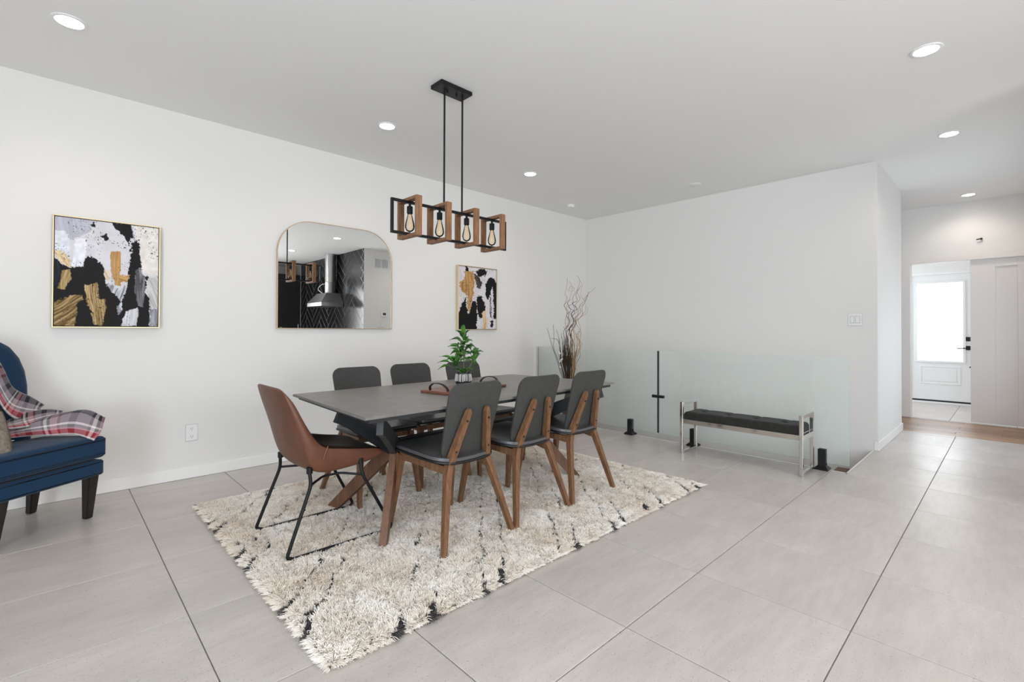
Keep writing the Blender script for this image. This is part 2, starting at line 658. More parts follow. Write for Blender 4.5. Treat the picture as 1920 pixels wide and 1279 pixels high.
xs = [x for x in XJ if x < XE1 - .05] + [XE1]
for i in range(len(xs) - 1):
    for j in range(len(YJ) - 1):
        x0, x1, y0, y1 = xs[i], xs[i + 1], YJ[j], YJ[j + 1]
        if x0 >= 4.5 and y1 <= -.3:
            continue                                  # behind the kitchen wall
        if x0 >= 4.5 and y0 < -.28:
            y0 = -.28
        if x1 > 4.55 and y0 < -.3 and x0 < 4.55:
            x1 = 4.55
        if y1 > .935 and x1 > XS:                     # stair opening
            if y0 < .935 and x0 > 4.5:
                y1 = .935
            elif x0 < XS:
                x1 = XS
            else:
                continue
        if x1 - x0 < .05 or y1 - y0 < .02:
            continue
        add_tile(x0, x1, y0, y1)
# wood strip in the hall: planks running across
px = [XE1 + .145 * k for k in range(9)]
px[-1] = 8.41
for i in range(8):
    off = -.28 - (.37 * i) % 1.1
    y = off
    while y < 2.45:
        a, b_ = max(y, -.28), min(y + 1.1, 2.45)
        if b_ - a > .08:
            add_tile(px[i], px[i + 1], a, b_, 'plank', M_PLANK, .0008)
        y += 1.1
for i in range(3):
    for j in range(4):
        x0, x1 = 8.42 + .6333 * i, 8.42 + .6333 * (i + 1)
        y0, y1 = max(-.28, .57 + .61 * (j - 2)), min(2.45, .57 + .61 * (j - 1))
        if j == 3:
            y1 = 2.0
        add_tile(x0, x1, y0, y1)

# ---- casing and sliding door (door_1), front door (door_2)
bm = bmesh.new()
box(bm, XF - .018, XF, .955, 1.06, 0, 2.145, .003)
box(bm, XF - .018, XF, -.279, .955, 2.075, 2.145, .003)
struct(obj('trim_3', bm, M_SLIDE))


def shaker(name, x, y0, y1, z0, z1, rail, stile, rec, material, thick=.04):
    d = struct(obj(name, B(x + rec, x + thick, y0, y1, z0, z1), material))
    obj('door_panel', B(x + rec - .0015, x + rec + .001, y0 + stile, y1 - stile, z0 + rail[0], z1 - rail[1]), material, d)
    for a, b_ in ((y0, y0 + stile), (y1 - stile, y1)):
        obj('stile', B(x, x + rec + .001, a, b_, z0, z1, .002), material, d)
    for a, b_ in ((z0, z0 + rail[0]), (z1 - rail[1], z1)):
        obj('rail', B(x, x + rec + .001, y0 + stile, y1 - stile, a, b_, .002), material, d)
    return d


shaker('door_1', 8.44, -.62 + .345, .367, .018, 2.075, (.262, .10), .225, .018, M_SLIDE)
# front door
d2 = struct(obj('door_2', B(XE + .03, XE + .075, .19, 1.18, .055, 2.085, .002), M_DOOR))
GY0, GY1, GZ0, GZ1 = .538, 1.085, .695, 1.945
obj('door_glass', B(XE + .02, XE + .032, GY0, GY1, GZ0, GZ1), M_FROST, d2)
bm = bmesh.new()
for a in ((GY0 - .035, GY1 + .035, GZ0 - .035, GZ0), (GY0 - .035, GY1 + .035, GZ1, GZ1 + .035), (GY0 - .035, GY0, GZ0, GZ1), (GY1, GY1 + .035, GZ0, GZ1)):
    box(bm, XE + .012, XE + .031, *a, .004)
obj('glass_frame', bm, M_DOOR, d2)
bm = bmesh.new()
for a in ((.56, 1.06, .31, .335), (.56, 1.06, .585, .61), (.56, .585, .335, .585), (1.035, 1.06, .335, .585)):
    box(bm, XE + .022, XE + .031, *a, .004)
box(bm, XE + .024, XE + .031, .61, 1.01, .36, .56, .006)
obj('raised_panel', bm, M_DOOR, d2)
lock = obj('deadbolt', B(XE + .018, XE + .031, .435, .505, 1.015, 1.08, .003), M_BLACK, d2)
hd = obj('door_handle', B(XE + .018, XE + .031, .435, .505, .875, .94, .003), M_BLACK, d2)
bm = tube(bmesh.new(), [(XE + .03, .47, .907), (XE - .03, .47, .907)], .009, 8)
tube(bm, [(XE - .03, .465, .907), (XE - .03, .60, .90)], .008, 8)
obj('lever', bm, M_BLACK, hd)
bm = bmesh.new()
box(bm, XE, XE + .12, .16, .19, 0, 2.12)
box(bm, XE, XE + .12, 1.18, 1.21, 0, 2.12)
box(bm, XE, XE + .12, .19, 1.18, 2.085, 2.12)
obj('door_frame', bm, M_DOOR, d2)
obj('threshold', B(XE - .02, XE + .1, .19, 1.18, .0, .03, .003), M_DOOR, d2)
obj('door_sweep', B(XE + .025, XE + .08, .19, 1.18, .03, .055), M_HOLE, d2)
obj('keyhole', B(XE + .018, XE + .031, .448, .463, .60, .618), M_BLACK, d2)

# ---- stairs in the opening
st = empty('staircase', 'wooden stair treads going down inside the stair opening behind the glass railing', 'stairs', (5.24, .947, -.22))
M_TREAD = wood('stair_tread_wood', (.15, .075, .04), (6, 40, 40), .3, .4)
for k in range(5):
    z = -.215 - .195 * k
    y0 = .947 + .262 * k
    o = obj('tread', B(XS + .015, XB - .02, y0, y0 + .285, z - .03, z, .004), M_TREAD, st)
    o.location = -Vector(st.location)
    o = obj('riser', B(XS + .015, XB - .02, y0 + .262, y0 + .277, z - .19, z - .031), M_TRIM, st)
    o.location = -Vector(st.location)

# ------------------------------------------------------------------ rug
RX0, RX1, RY0, RY1 = .685, 3.50, 1.60, 3.67
rug = obj('rug', prism(bmesh.new(), rrect(RX0, RX1, RY0, RY1, (.03,) * 4, 3), .010, 'z', .001), mat('rug_backing', (.20, .18, .15), .95))
tag(rug, 'large cream shag rug with thin dark diamond lines under the dining table', 'rug')


def vnoise(x, y, s, seed):
    """smooth value noise, 0..1"""
    g = np.random.default_rng(seed).random((64, 64))
    X, Y = x / s + 17.3, y / s + 9.1
    i, j = np.floor(X).astype(int), np.floor(Y).astype(int)
    fx, fy = X - i, Y - j
    fx, fy = fx * fx * (3 - 2 * fx), fy * fy * (3 - 2 * fy)
    G = lambda a, b_: g[a % 64, b_ % 64]
    return (G(i, j) * (1 - fx) + G(i + 1, j) * fx) * (1 - fy) + (G(i, j + 1) * (1 - fx) + G(i + 1, j + 1) * fx) * fy


def rug_pile():
    sp = .0162
    gx, gy = np.meshgrid(np.arange(RX0, RX1 + .001, sp), np.arange(RY0, RY1 + .001, sp))
    tx = (gx + RNG.uniform(-.5, .5, gx.shape) * sp).ravel()
    ty = (gy + RNG.uniform(-.5, .5, gy.shape) * sp).ravel()
    T = len(tx)
    wob = (vnoise(tx, ty, .11, 3) - .5) * .05
    c1 = tx - .83 * (ty - 1.55) + wob
    c2 = tx + .83 * (ty - 1.55) + (vnoise(tx, ty, .13, 4) - .5) * .05
    L1 = np.array([-1.66, -1.53, -1.20, -1.07, -.73, -.60, -.265, -.125, .29, .44, .89, 1.04, 1.32, 1.45, 1.86, 1.99, 2.29, 2.42, 2.70, 2.855, 3.22, 3.36])
    L2 = np.arange(.55, 6, .62)
    d1 = np.min(np.abs(c1[:, None] - L1[None]), 1)
    d2 = np.min(np.abs(c2[:, None] - L2[None]), 1)
    edge = np.minimum(np.minimum(tx - RX0, RX1 - tx), np.minimum(ty - RY0, RY1 - ty))
    wid = np.where(edge < .06, .021, .0098)
    gate = vnoise(tx, ty, .16, 5)
    dark = ((d1 < wid) & (gate > .14)) | ((d2 < wid * .75) & (gate > .80))
    dark &= edge > -.01
    n = 21
    # strands
    rx = np.repeat(tx, n) + RNG.normal(0, .0058, T * n)
    ry = np.repeat(ty, n) + RNG.normal(0, .0058, T * n)
    rx = np.clip(rx, RX0 - .004, RX1 + .004)
    ry = np.clip(ry, RY0 - .004, RY1 + .004)
    dk = np.repeat(dark, n)
    clump = vnoise(tx, ty, .055, 21)
    hgt = np.repeat(.024 + .009 * clump + RNG.uniform(-.003, .003, T), n) * RNG.uniform(.8, 1.1, T * n)
    hgt = np.where(dk, hgt * .62, hgt)
    ang = np.repeat(vnoise(tx, ty, .07, 6) * 2 * np.pi * 1.6 + RNG.normal(0, .8, T), n) + RNG.normal(0, .9, T * n)
    lean = RNG.uniform(.2, .75, T * n) * hgt * np.where(dk, .5, 1)
    # bulge outwards at the rug's border
    rampf = lambda d: np.clip(1 - d / .045, 0, 1) ** 1.3
    ex = (rampf(RX1 - rx) - rampf(rx - RX0)) * .020
    ey = (rampf(RY1 - ry) - rampf(ry - RY0)) * .020
    lx, ly = np.cos(ang) * lean * .75 + ex, np.sin(ang) * lean * .75 + ey
    edg = np.maximum(np.abs(ex), np.abs(ey)) / .020
    S = T * n
    P = np.zeros((S, 4, 3), np.float32)
    for k, (a, b_) in enumerate(((0, 0), (.4, .10), (.78, .42), (1, 1))):
        P[:, k, 0] = rx + lx * b_
        P[:, k, 1] = ry + ly * b_
        P[:, k, 2] = .006 + hgt * (a - .55 * edg * a * a)
    hc = bpy.data.hair_curves.new('pile')
    hc.add_curves([4] * S)
    hc.attributes['position'].data.foreach_set('vector', P.ravel())
    ra = hc.attributes.new('radius', 'FLOAT', 'POINT')
    ra.data.foreach_set('value', np.tile(np.array([.0012, .0012, .0010, .0006], np.float32), S))
    tone = np.clip(.5 + (vnoise(tx, ty, .20, 8) - .5) * .9 + (vnoise(tx, ty, .05, 9) - .5) * .7, 0, 1)
    tone = np.clip(np.repeat(tone, n) + RNG.normal(0, .16, S), 0, 1)[:, None]
    light, deep = np.array([[.97, .94, .89]]), np.array([[.83, .74, .64]])
    col = deep * (1 - tone) + light * tone
    col = np.where(dk[:, None], np.array([[.085, .080, .078]]) * RNG.uniform(.5, 1.9, (S, 1)), col)
    ca = hc.attributes.new('strand_colour', 'FLOAT_COLOR', 'CURVE')
    ca.data.foreach_set('color', np.concatenate([col, np.ones((S, 1))], 1).astype(np.float32).ravel())
    m = mat('shag_yarn', (.8, .72, .6), .85, spec=.15)
    at = m.node_tree.nodes.new('ShaderNodeAttribute')
    at.attribute_name = 'strand_colour'
    m.node_tree.links.new(at.outputs['Color'], m.node_tree.nodes['Principled BSDF'].inputs['Base Color'])
    hc.materials.append(m)
    o = bpy.data.objects.new('pile', hc)
    link(o, rug)
    o['kind'] = 'stuff'


rug_pile()

# ------------------------------------------------------------------ dining table
tb = empty('dining_table', 'long grey stone-topped dining table with crossed brown wood and black legs', 'table', (2.06, 2.59, 0))


def at_root(o, root):
    """the part was built in world coordinates; keep it there under its root"""
    o.matrix_parent_inverse = Matrix.Translation(root.location).inverted() if not root.rotation_euler.z else (Matrix.Translation(root.location) @ Matrix.Rotation(root.rotation_euler.z, 4, 'Z')).inverted()
    return o


TT = [(1.018, 2.02), (3.127, 2.122), (3.018, 3.158), (1.068, 3.068)]
bm = prism(bmesh.new(), TT, .014, 'z', .746)
bmesh.ops.bevel(bm, geom=[e for e in bm.edges], offset=.003, segments=2, affect='EDGES')
at_root(obj('tabletop', bm, M_TABLE, tb), tb)


def inset(poly, d):
    c = np.mean(poly, 0)
    return [tuple(np.array(p) + (c - np.array(p)) / np.linalg.norm(c - np.array(p)) * d) for p in poly]


at_root(obj('apron', prism(bmesh.new(), inset(TT, .035), .020, 'z', .727), M_SATIN, tb), tb)
HL, HR = Vector((1.47, 2.53, .475)), Vector((2.64, 2.60, .475))
# central beam and the rail under the top
bm = sweep(bmesh.new(), [HL, HR], [.055] * 2, [.075] * 2, (0, 1, 0))
sweep(bm, [HL + Vector((.06, 0, .2)), HR + Vector((-.06, 0, .2))], [.05] * 2, [.05] * 2, (0, 1, 0))
at_root(obj('beam', bm, M_SATIN, tb), tb)


def plank_bar(pts, w0, d0, side):
    return sweep(bmesh.new(), pts, [w for w in w0], [d for d in d0], side)


for H, s, far in ((HL, -1, 0), (HR, 1, 1)):
    arms = [((1.10, 2.50), (1.12, 2.07)), ((3.02, 2.62), (2.985, 2.13))][far]
    feet = [((1.30, 3.02), (1.252, 2.275)), ((2.985, 2.99), (2.965, 2.365))][far]
    for (ax, ay) in arms:
        e = Vector((ax, ay, .695))
        q = H.lerp(e, .8)
        q.z += .012
        at_root(obj('support_arm', plank_bar([H - Vector((0, 0, .01)), q, e], (.032, .032, .032), (.105, .078, .07), Vector((e.y - H.y, -(e.x - H.x), 0))), M_SATIN, tb), tb)
    for (fx, fy) in feet:
        e = Vector((fx, fy, .012))
        at_root(obj('leg', plank_bar([H + (H - e) * .04, e], (.038, .038), (.085, .062), Vector((e.y - H.y, -(e.x - H.x), 0))), M_TABLELEG, tb), tb)


# ------------------------------------------------------------------ dark dining chairs
def make_chair():
    ch = empty('dining_chair', '-', 'chair')
    for s in (-1, 1):
        # rear leg running up behind the backrest
        k = [(.245 * s, -.272, .012), (.150 * s, -.178, .395), (.132 * s, -.168, .445), (.066 * s, -.246, .725), (.063 * s, -.250, .745)]
        ws = [.024, .034, .036, .029, .014]
        ds = [.026, .036, .040, .028, .018]
        lg = obj('leg', sweep(bmesh.new(), k, ws, ds, (1, .0, 0)), M_WALNUT, ch)
        for f in (.28, .86):
            p = Vector(k[2]).lerp(Vector(k[3]), f)
            d = (Vector(k[3]) - Vector(k[2])).normalized()
            n = Vector((0, -1, 0)) - d * Vector((0, -1, 0)).dot(d)
            n.normalize()
            obj('screw', tube(bmesh.new(), [p + n * .010, p + n * .0215], .0062, 10), M_HOLE, lg)
        # front leg
        obj('leg', sweep(bmesh.new(), [(.222 * s, .268, .012), (.188 * s, .205, .415), (.184 * s, .198, .452)], [.024, .036, .040], [.024, .038, .044], (1, 0, 0)), M_WALNUT, ch)
        obj('side_rail', sweep(bmesh.new(), [(.138 * s, -.160, .418), (.168 * s, .02, .432), (.184 * s, .20, .442)], [.024, .022, .024], [.044, .034, .040], (1, 0, 0)), M_WALNUT, ch)
    obj('front_rail', sweep(bmesh.new(), [(-.18, .195, .442), (.18, .195, .442)], [.022] * 2, [.034] * 2, (0, 1, 0)), M_WALNUT, ch)

    def seat_grid(grow, zoff, n=12):
        g = []
        rows = 16
        for i in range(rows):
            t = i / (rows - 1)
            t = t * t * (3 - 2 * t)
            v = -.195 - grow + (.448 + 2 * grow) * t
            wmax = .205 + .012 * t + grow
            a = max(0, (-.195 - grow + .11) - v) / .11       # rounded rear corners
            b_ = max(0, v - (.253 + grow - .035)) / .035
            wd = wmax - .105 * (1 - math.sqrt(max(0, 1 - a * a))) - .03 * (1 - math.sqrt(max(0, 1 - b_ * b_)))
            row = []
            for j in range(n):
                u = wd * (2 * j / (n - 1) - 1)
                z = .452 + .050 * ((v + .195) / .448) ** 1.0 * .62 + zoff
                z += .016 * (abs(u) / .21) ** 2 * (1 - t) - .010 * math.sin(math.pi * min(1, max(0, t))) * (1 - (u / .22) ** 2)
                row.append((u, v, z))
            g.append(row)
        return g
    obj('seat_shell', sheet(bmesh.new(), seat_grid(.004, .0), .012), M_BLACKPLY, ch, True)
    o = obj('seat_pad', sheet(bmesh.new(), seat_grid(0, .0165), .019), M_PAD, ch, True)
    bv = o.modifiers.new('bevel', 'BEVEL')
    bv.width, bv.segments, bv.limit_method = .007, 3, 'ANGLE'
    # backrest: thin curved shell with rounded corners
    z0, z1, rad = .468, .880, .062
    zs = [z0, z0 + .006, z0 + .02, z0 + .05] + [z0 + .05 + (z1 - rad - z0 - .05) * k / 6 for k in range(1, 7)]
    zs += [z1 - rad + rad * math.sin(math.radians(a)) for a in (15, 30, 45, 58, 70, 80, 90)]
    g = []
    for z in zs:
        t = (z - z0) / (z1 - z0)
        W = .166 + .022 * t
        if z > z1 - rad:
            W -= rad - math.sqrt(max(0, rad * rad - (z - (z1 - rad)) ** 2))
        if z < z0 + .05:
            W -= .05 - math.sqrt(max(0, .05 ** 2 - (z0 + .05 - z) ** 2))
        row = []
        for j in range(13):
            u = W * (2 * j / 12 - 1)
            row.append((u, -.142 - .118 * t + .012 * (u / .18) ** 2 + .0, z))
        g.append(row)
    o = obj('backrest', sheet(bmesh.new(), g, .012), M_GREYPLY, ch, True)
    o.data.set_sharp_from_angle(angle=math.radians(50))
    return ch


CHAIRS = [
    (1.636, 2.225, .035, 0, 'charcoal dining chair nearest the camera, leftmost on the near side of the table'),
    (2.158, 2.245, .03, 0, 'charcoal dining chair in the middle of the near side, its back to the camera'),
    (2.675, 2.255, .03, 0, 'charcoal dining chair at the right end of the near side, toward the bench'),
    (1.630, 3.125, 0, 1, 'charcoal dining chair behind the table, nearest the brown leather chair'),
    (2.124, 3.185, 0, 1, 'charcoal dining chair in the middle of the far side, below the mirror'),
    (2.622, 3.13, 0, 1, 'charcoal dining chair behind the table, directly behind the potted plant'),
]
proto = make_chair()
for i, (x, y, r, fl, lab) in enumerate(CHAIRS):
    o = proto if i == 0 else copy_tree(proto)
    o.location = (x, y, 0)
    o.rotation_euler = (0, 0, r + math.pi * fl)
    o['label'] = lab
    o['group'] = 'charcoal chairs along the dining table'


# ------------------------------------------------------------------ tan leather chair at the table's end
def leather_chair():
    R = empty('leather_chair', 'brown leather bucket chair on black sled legs at the left table end', 'chair', (1.12, 2.69, 0))
    # centre line of the inner surface: x, z, half width, side lift, edge wrap
    prof = [(-.300, .864, .205, -.004, .012), (-.268, .80, .222, 0, .018), (-.240, .72, .232, 0, .026), (-.206, .63, .238, 0, .040),
            (-.160, .545, .240, .030, .045), (-.100, .492, .240, .075, .03), (-.02, .470, .238, .088, .01),
            (.07, .468, .234, .066, 0), (.15, .478, .226, .040, 0), (.21, .486, .212, .014, 0), (.245, .480, .198, 0, 0)]
    NJ = 15

    def surf(off):
        g = []
        pts = [Vector((p[0], 0, p[1])) for p in prof]
        for i, (x, z, W, lift, wrap) in enumerate(prof):
            a, b_ = pts[max(0, i - 1)], pts[min(len(pts) - 1, i + 1)]
            t = (b_ - a).normalized()
            n = Vector((-t.z, 0, t.x))
            if n.z < 0 and abs(n.x) < .5:
                n = -n
            row = []
            for j in range(NJ):
                s = 2 * j / (NJ - 1) - 1
                k = abs(s)
                corner = .03 * max(0, (k - .72) / .28) ** 2 if i == 0 else 0
                row.append((x + wrap * k ** 2.5, W * s, z + lift * k ** 2.6 - corner))
            g.append(row)
        return g
    g = surf(0)
    # outer shell: offset outwards, thicker below the seat
    OUT = [(-.318, .868), (-.302, .80), (-.279, .715), (-.256, .62), (-.228, .49), (-.168, .410), (-.05, .404), (.07, .412), (.15, .422), (.222, .434), (.266, .458)]
    th = [.016, .022, .028, .034, .045, .055, .055, .050, .045, .040, .026]
    bm = bmesh.new()
    R_, C_ = len(g), NJ
    nrm = []
    for i in range(R_):
        r = []
        for j in range(C_):
            a = Vector(g[min(i + 1, R_ - 1)][j]) - Vector(g[max(i - 1, 0)][j])
            b_ = Vector(g[i][min(j + 1, C_ - 1)]) - Vector(g[i][max(j - 1, 0)])
            n = a.cross(b_).normalized()
            r.append(n)
        nrm.append(r)
    inn = [[bm.verts.new(p) for p in row] for row in g]
    sgn = -1 if nrm[6][C_ // 2].z > 0 else 1
    out = []
    for i in range(R_):
        row = []
        for j in range(C_):
            k = abs(2 * j / (NJ - 1) - 1)
            ox, oz = OUT[i]
            f = (1, 1, 1, 1, .6, .12, .08, .08, .08, .1, 0)[i]
            sw = (1.03, 1.04, 1.05, 1.05, 1.05, 1.0, .97, .97, .97, .98, .98)[i]
            row.append(bm.verts.new((ox + prof[i][4] * k ** 2.5 * (1 if i < 5 else .5), g[i][j][1] * sw, oz + prof[i][3] * k ** 2.6 * f)))
        out.append(row)
    for i in range(R_ - 1):
        for j in range(C_ - 1):
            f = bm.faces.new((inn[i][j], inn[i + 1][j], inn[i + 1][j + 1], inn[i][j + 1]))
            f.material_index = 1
            bm.faces.new((out[i][j], out[i][j + 1], out[i + 1][j + 1], out[i + 1][j]))
    for j in range(C_ - 1):
        bm.faces.new((inn[0][j], inn[0][j + 1], out[0][j + 1], out[0][j]))
        bm.faces.new((inn[-1][j + 1], inn[-1][j], out[-1][j], out[-1][j + 1]))
    for i in range(R_ - 1):
        bm.faces.new((inn[i + 1][0], inn[i][0], out[i][0], out[i + 1][0]))
        bm.faces.new((inn[i][-1], inn[i + 1][-1], out[i + 1][-1], out[i][-1]))
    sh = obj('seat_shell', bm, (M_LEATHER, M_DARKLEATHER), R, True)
    subsurf(sh, 2)
    # stitched seams where back and sides meet
    for s in (0, NJ - 1):
        sg = -1 if s == 0 else 1
        pts = [Vector(g[i][s]).lerp(Vector([v for v in (out_p)]), .5) + Vector((0, sg * .012, 0)) for i, out_p in ()]
        a = [(-.088, sg * .240, .555), (-.105, sg * .2445, .520), (-.112, sg * .243, .490)]
        obj('seam', tube(bmesh.new(), smooth_path(a, 3), .0022, 6), M_STITCH, sh)
    # sled legs
    for s in (-1, 1):
        y = .245 * s
        yi = .215 * s
        path = [(-.175, yi, .452), (-.168, yi + .012 * s, .368), (-.290, y, .044), (-.262, y, .030), (.262, y, .030), (.278, y, .050), (.110, yi + .012 * s, .366), (.10, yi, .440)]
        obj('sled_leg', tube(bmesh.new(), fillet(path, .03, 4), .0088, 10), M_BLACK, R)
        b_ = [(-.168, yi + .010 * s, .368), (-.075, yi - .07 * s, .376), (.02, yi - .07 * s, .376), (.110, yi + .010 * s, .366)]
        obj('brace', tube(bmesh.new(), fillet(b_, .02, 3), .0065, 8), M_BLACK, R)
        for x in (-.172, .102):
            obj('mount', tube(bmesh.new(), [(x, yi, .425), (x, yi, .456)], .015, 10), M_BLACK, R)
    return R


leather_chair()

# ------------------------------------------------------------------ blue armchair, throw, pillow
AC = (.245, 3.85, 0)
AR = math.radians(36)      # local +x runs along the front edge, +y points into the room (chair's front is y = 0)


def local_root(name, label, cat):
    return empty(name, label, cat, AC, AR)


# local axes: x = along front (right end 0, left -.55), y = out of the front; depth is -y
ac = local_root('armchair', 'navy blue upholstered accent chair with dark tapered legs by the left wall', 'armchair')


def flip(bm):
    for v in bm.verts:
        v.co.y = v.co.y
    return bm


def soft_box(x0, x1, y0, y1, z0, z1, r, seg=4, crown=0, tilt=0, sag=0):
    bm = bmesh.new()
    nx, ny = 10, 10
    bmesh.ops.create_grid(bm, x_segments=nx, y_segments=ny, size=.5)
    bm.free()
    bm = B(x0, x1, y0, y1, z0, z1)
    bmesh.ops.subdivide_edges(bm, edges=bm.edges[:], cuts=7, use_grid_fill=True)
    cx, cy_, hx, hy = (x0 + x1) / 2, (y0 + y1) / 2, (x1 - x0) / 2, (y1 - y0) / 2
    es = [e for e in bm.edges if len(e.link_faces) == 2 and e.link_faces[0].normal.dot(e.link_faces[1].normal) < .5]
    bm.normal_update()
    es = [e for e in bm.edges if len(e.link_faces) == 2 and e.calc_face_angle(0) > .8]
    bmesh.ops.bevel(bm, geom=es, offset=r, segments=seg, affect='EDGES', profile=.5)
    for v in bm.verts:
        a, b_ = (v.co.x - cx) / hx, (v.co.y - cy_) / hy
        c = max(0, (1 - a * a)) * max(0, (1 - b_ * b_))
        if v.co.z > (z0 + z1) / 2:
            v.co.z += crown * c
        elif sag:
            v.co.z += sag * (1 - a * a) ** 1
        v.co.z += tilt * (v.co.y - y1)
    return bm


W0, W1 = -.565, 0.0
obj('seat_base', soft_box(W0 + .008, W1 - .006, -.53, -.006, .268, .362, .018, 3, sag=.0), M_BLUE, ac, True)
cush = obj('seat_cushion', soft_box(W0, W1 + .004, -.47, .004, .374, .505, .03, 4, crown=.018, tilt=.05), M_BLUE, ac, True)
for z in (.487, .395):
    pth = [(W0 + .018, -.010, z), (W0 + .035, .001, z), (W0 + .06, .0035, z), (W1 - .06, .0035, z), (W1 - .030, .001, z), (W1 - .014, -.010, z)]
    obj('piping', tube(bmesh.new(), smooth_path(pth, 3), .0040, 6), M_PIPING, cush)
# back: shaped outline, padded
bo = [(-.10, .30), (-.07, .36), (-.056, .50), (-.055, .70), (-.047, .81), (-.052, .90), (-.075, .985), (-.115, 1.05), (-.165, 1.085), (-.215, 1.098), (-.285, 1.10)]
bo = bo + [(-.57 - x, z) for x, z in bo[-2::-1]]
bm = bmesh.new()
cxb, czb = -.285, .70


def lean(z):
    return -.455 - .16 * max(0, z - .45)


rings = []
for f, dy in ((.0, .0), (.55, .0), (.88, -.008), (.97, -.024), (1.0, -.05), (1.0, -.075), (.96, -.10), (.85, -.11), (0, -.112)):
    rings.append([bm.verts.new((cxb + (x - cxb) * f, lean(czb + (z - czb) * f) + dy, czb + (z - czb) * f)) for x, z in bo])
for a, b_ in zip(rings, rings[1:]):
    for k in range(len(bo)):
        try:
            bm.faces.new((a[k], a[(k + 1) % len(bo)], b_[(k + 1) % len(bo)], b_[k]))
        except ValueError:
            pass
bmesh.ops.remove_doubles(bm, verts=bm.verts, dist=1e-5)
obj('backrest', bm, M_BLUE, ac, True)
for x, y, dx, dy in ((-.052, -.055, .02, -.045), (-.505, -.055, .012, -.06), (-.05, -.47, .02, -.06), (-.51, -.47, -.02, -.06)):
    bm = bmesh.new()
    rr = [(.030, .275), (.019, .001)]
    vs = []
    for (hw, z), (ox, oy) in zip(rr, ((0, 0), (dx, dy))):
        vs.append([bm.verts.new((x + ox + a * hw, y + oy + b_ * hw, z)) for a, b_ in ((-1, -1), (1, -1), (1, 1), (-1, 1))])
    for k in range(4):
        bm.faces.new((vs[0][k], vs[0][(k + 1) % 4], vs[1][(k + 1) % 4], vs[1][k]))
    bm.faces.new(vs[0])
    bm.faces.new(vs[1][::-1])
    bmesh.ops.bevel(bm, geom=bm.edges[:], offset=.004, segments=2, affect='EDGES')
    obj('leg', bm, M_ESPRESSO, ac)


def plaid():
    m = mat('plaid_wool', (.3, .3, .3), .95, spec=.1, bump=(350, .4), sheen=.2)
    nt = m.node_tree
    N, L = nt.nodes.new, nt.links.new
    b = nt.nodes['Principled BSDF']
    uv = N('ShaderNodeUVMap')
    sx = N('ShaderNodeSeparateXYZ')
    L(uv.outputs[0], sx.inputs[0])

    def bands(sock, stops, scale):
        mm = N('ShaderNodeMath')
        mm.operation = 'MULTIPLY'
        mm.inputs[1].default_value = scale
        fr = N('ShaderNodeMath')
        fr.operation = 'FRACT'
        L(sock, mm.inputs[0])
        L(mm.outputs[0], fr.inputs[0])
        r = N('ShaderNodeValToRGB')
        r.color_ramp.interpolation = 'CONSTANT'
        while len(r.color_ramp.elements) < len(stops):
            r.color_ramp.elements.new(.5)
        for e, (p, c) in zip(r.color_ramp.elements, stops):
            e.position = p
            e.color = (*c, 1)
        L(fr.outputs[0], r.inputs[0])
        return r.outputs[0]
    red, wht, gry, drk, mauve = lin(165, 48, 60), lin(225, 218, 218), lin(140, 132, 138), lin(34, 34, 44), lin(196, 150, 156)
    c1 = bands(sx.outputs['Y'], [(0, wht), (.05, red), (.22, mauve), (.27, gry), (.36, wht), (.42, gry), (.66, drk), (.93, (.012, .012, .02)), (.97, gry)], 1)
    c2 = bands(sx.outputs['X'], [(0, drk), (.08, gry), (.34, (.03, .03, .035)), (.40, wht), (.48, (.03, .03, .035)), (.55, mauve), (.70, lin(120, 45, 58)), (.76, gry), (.93, (.02, .02, .025))], 2.6)
    x = N('ShaderNodeMix')
    x.data_type = 'RGBA'
    x.inputs['Factor'].default_value = .36
    L(c1, x.inputs['A'])
    L(c2, x.inputs['B'])
    L(x.outputs['Result'], b.inputs['Base Color'])
    return m


M_PLAID = plaid()


def loft(rows, th, k=4):
    """rows of control points -> smooth sheet"""
    R = [smooth_path(r, k) for r in rows]
    cols = list(zip(*R))
    C = [smooth_path(c, k) for c in cols]
    return sheet(bmesh.new(), [list(r) for r in zip(*C)], th, uv=lambda a, b_: (b_, a))


th_ = local_root('throw_blanket', 'plaid red, grey and white wool throw draped over the navy armchair', 'blanket')
T0 = [(-.40, -.36, .531), (-.285, -.33, .534), (-.217, -.26, .536), (-.172, -.17, .534), (-.124, -.08, .531), (-.088, .012, .492)]
T1 = [(-.40, -.37, .552), (-.292, -.34, .556), (-.223, -.27, .570), (-.172, -.19, .578), (-.11, -.10, .582), (-.041, .004, .536)]
T2 = [(-.36, -.385, .575), (-.247, -.37, .578), (-.203, -.30, .598), (-.143, -.23, .622), (-.05, -.14, .645), (-.006, -.02, .580)]
T3 = [(-.33, -.405, .585), (-.214, -.40, .592), (-.162, -.34, .606), (-.086, -.27, .634), (.005, -.17, .651), (.010, -.03, .612)]
o = obj('front_fold', loft([T0, T1, T2, T3], .008), M_PLAID, th_, True)
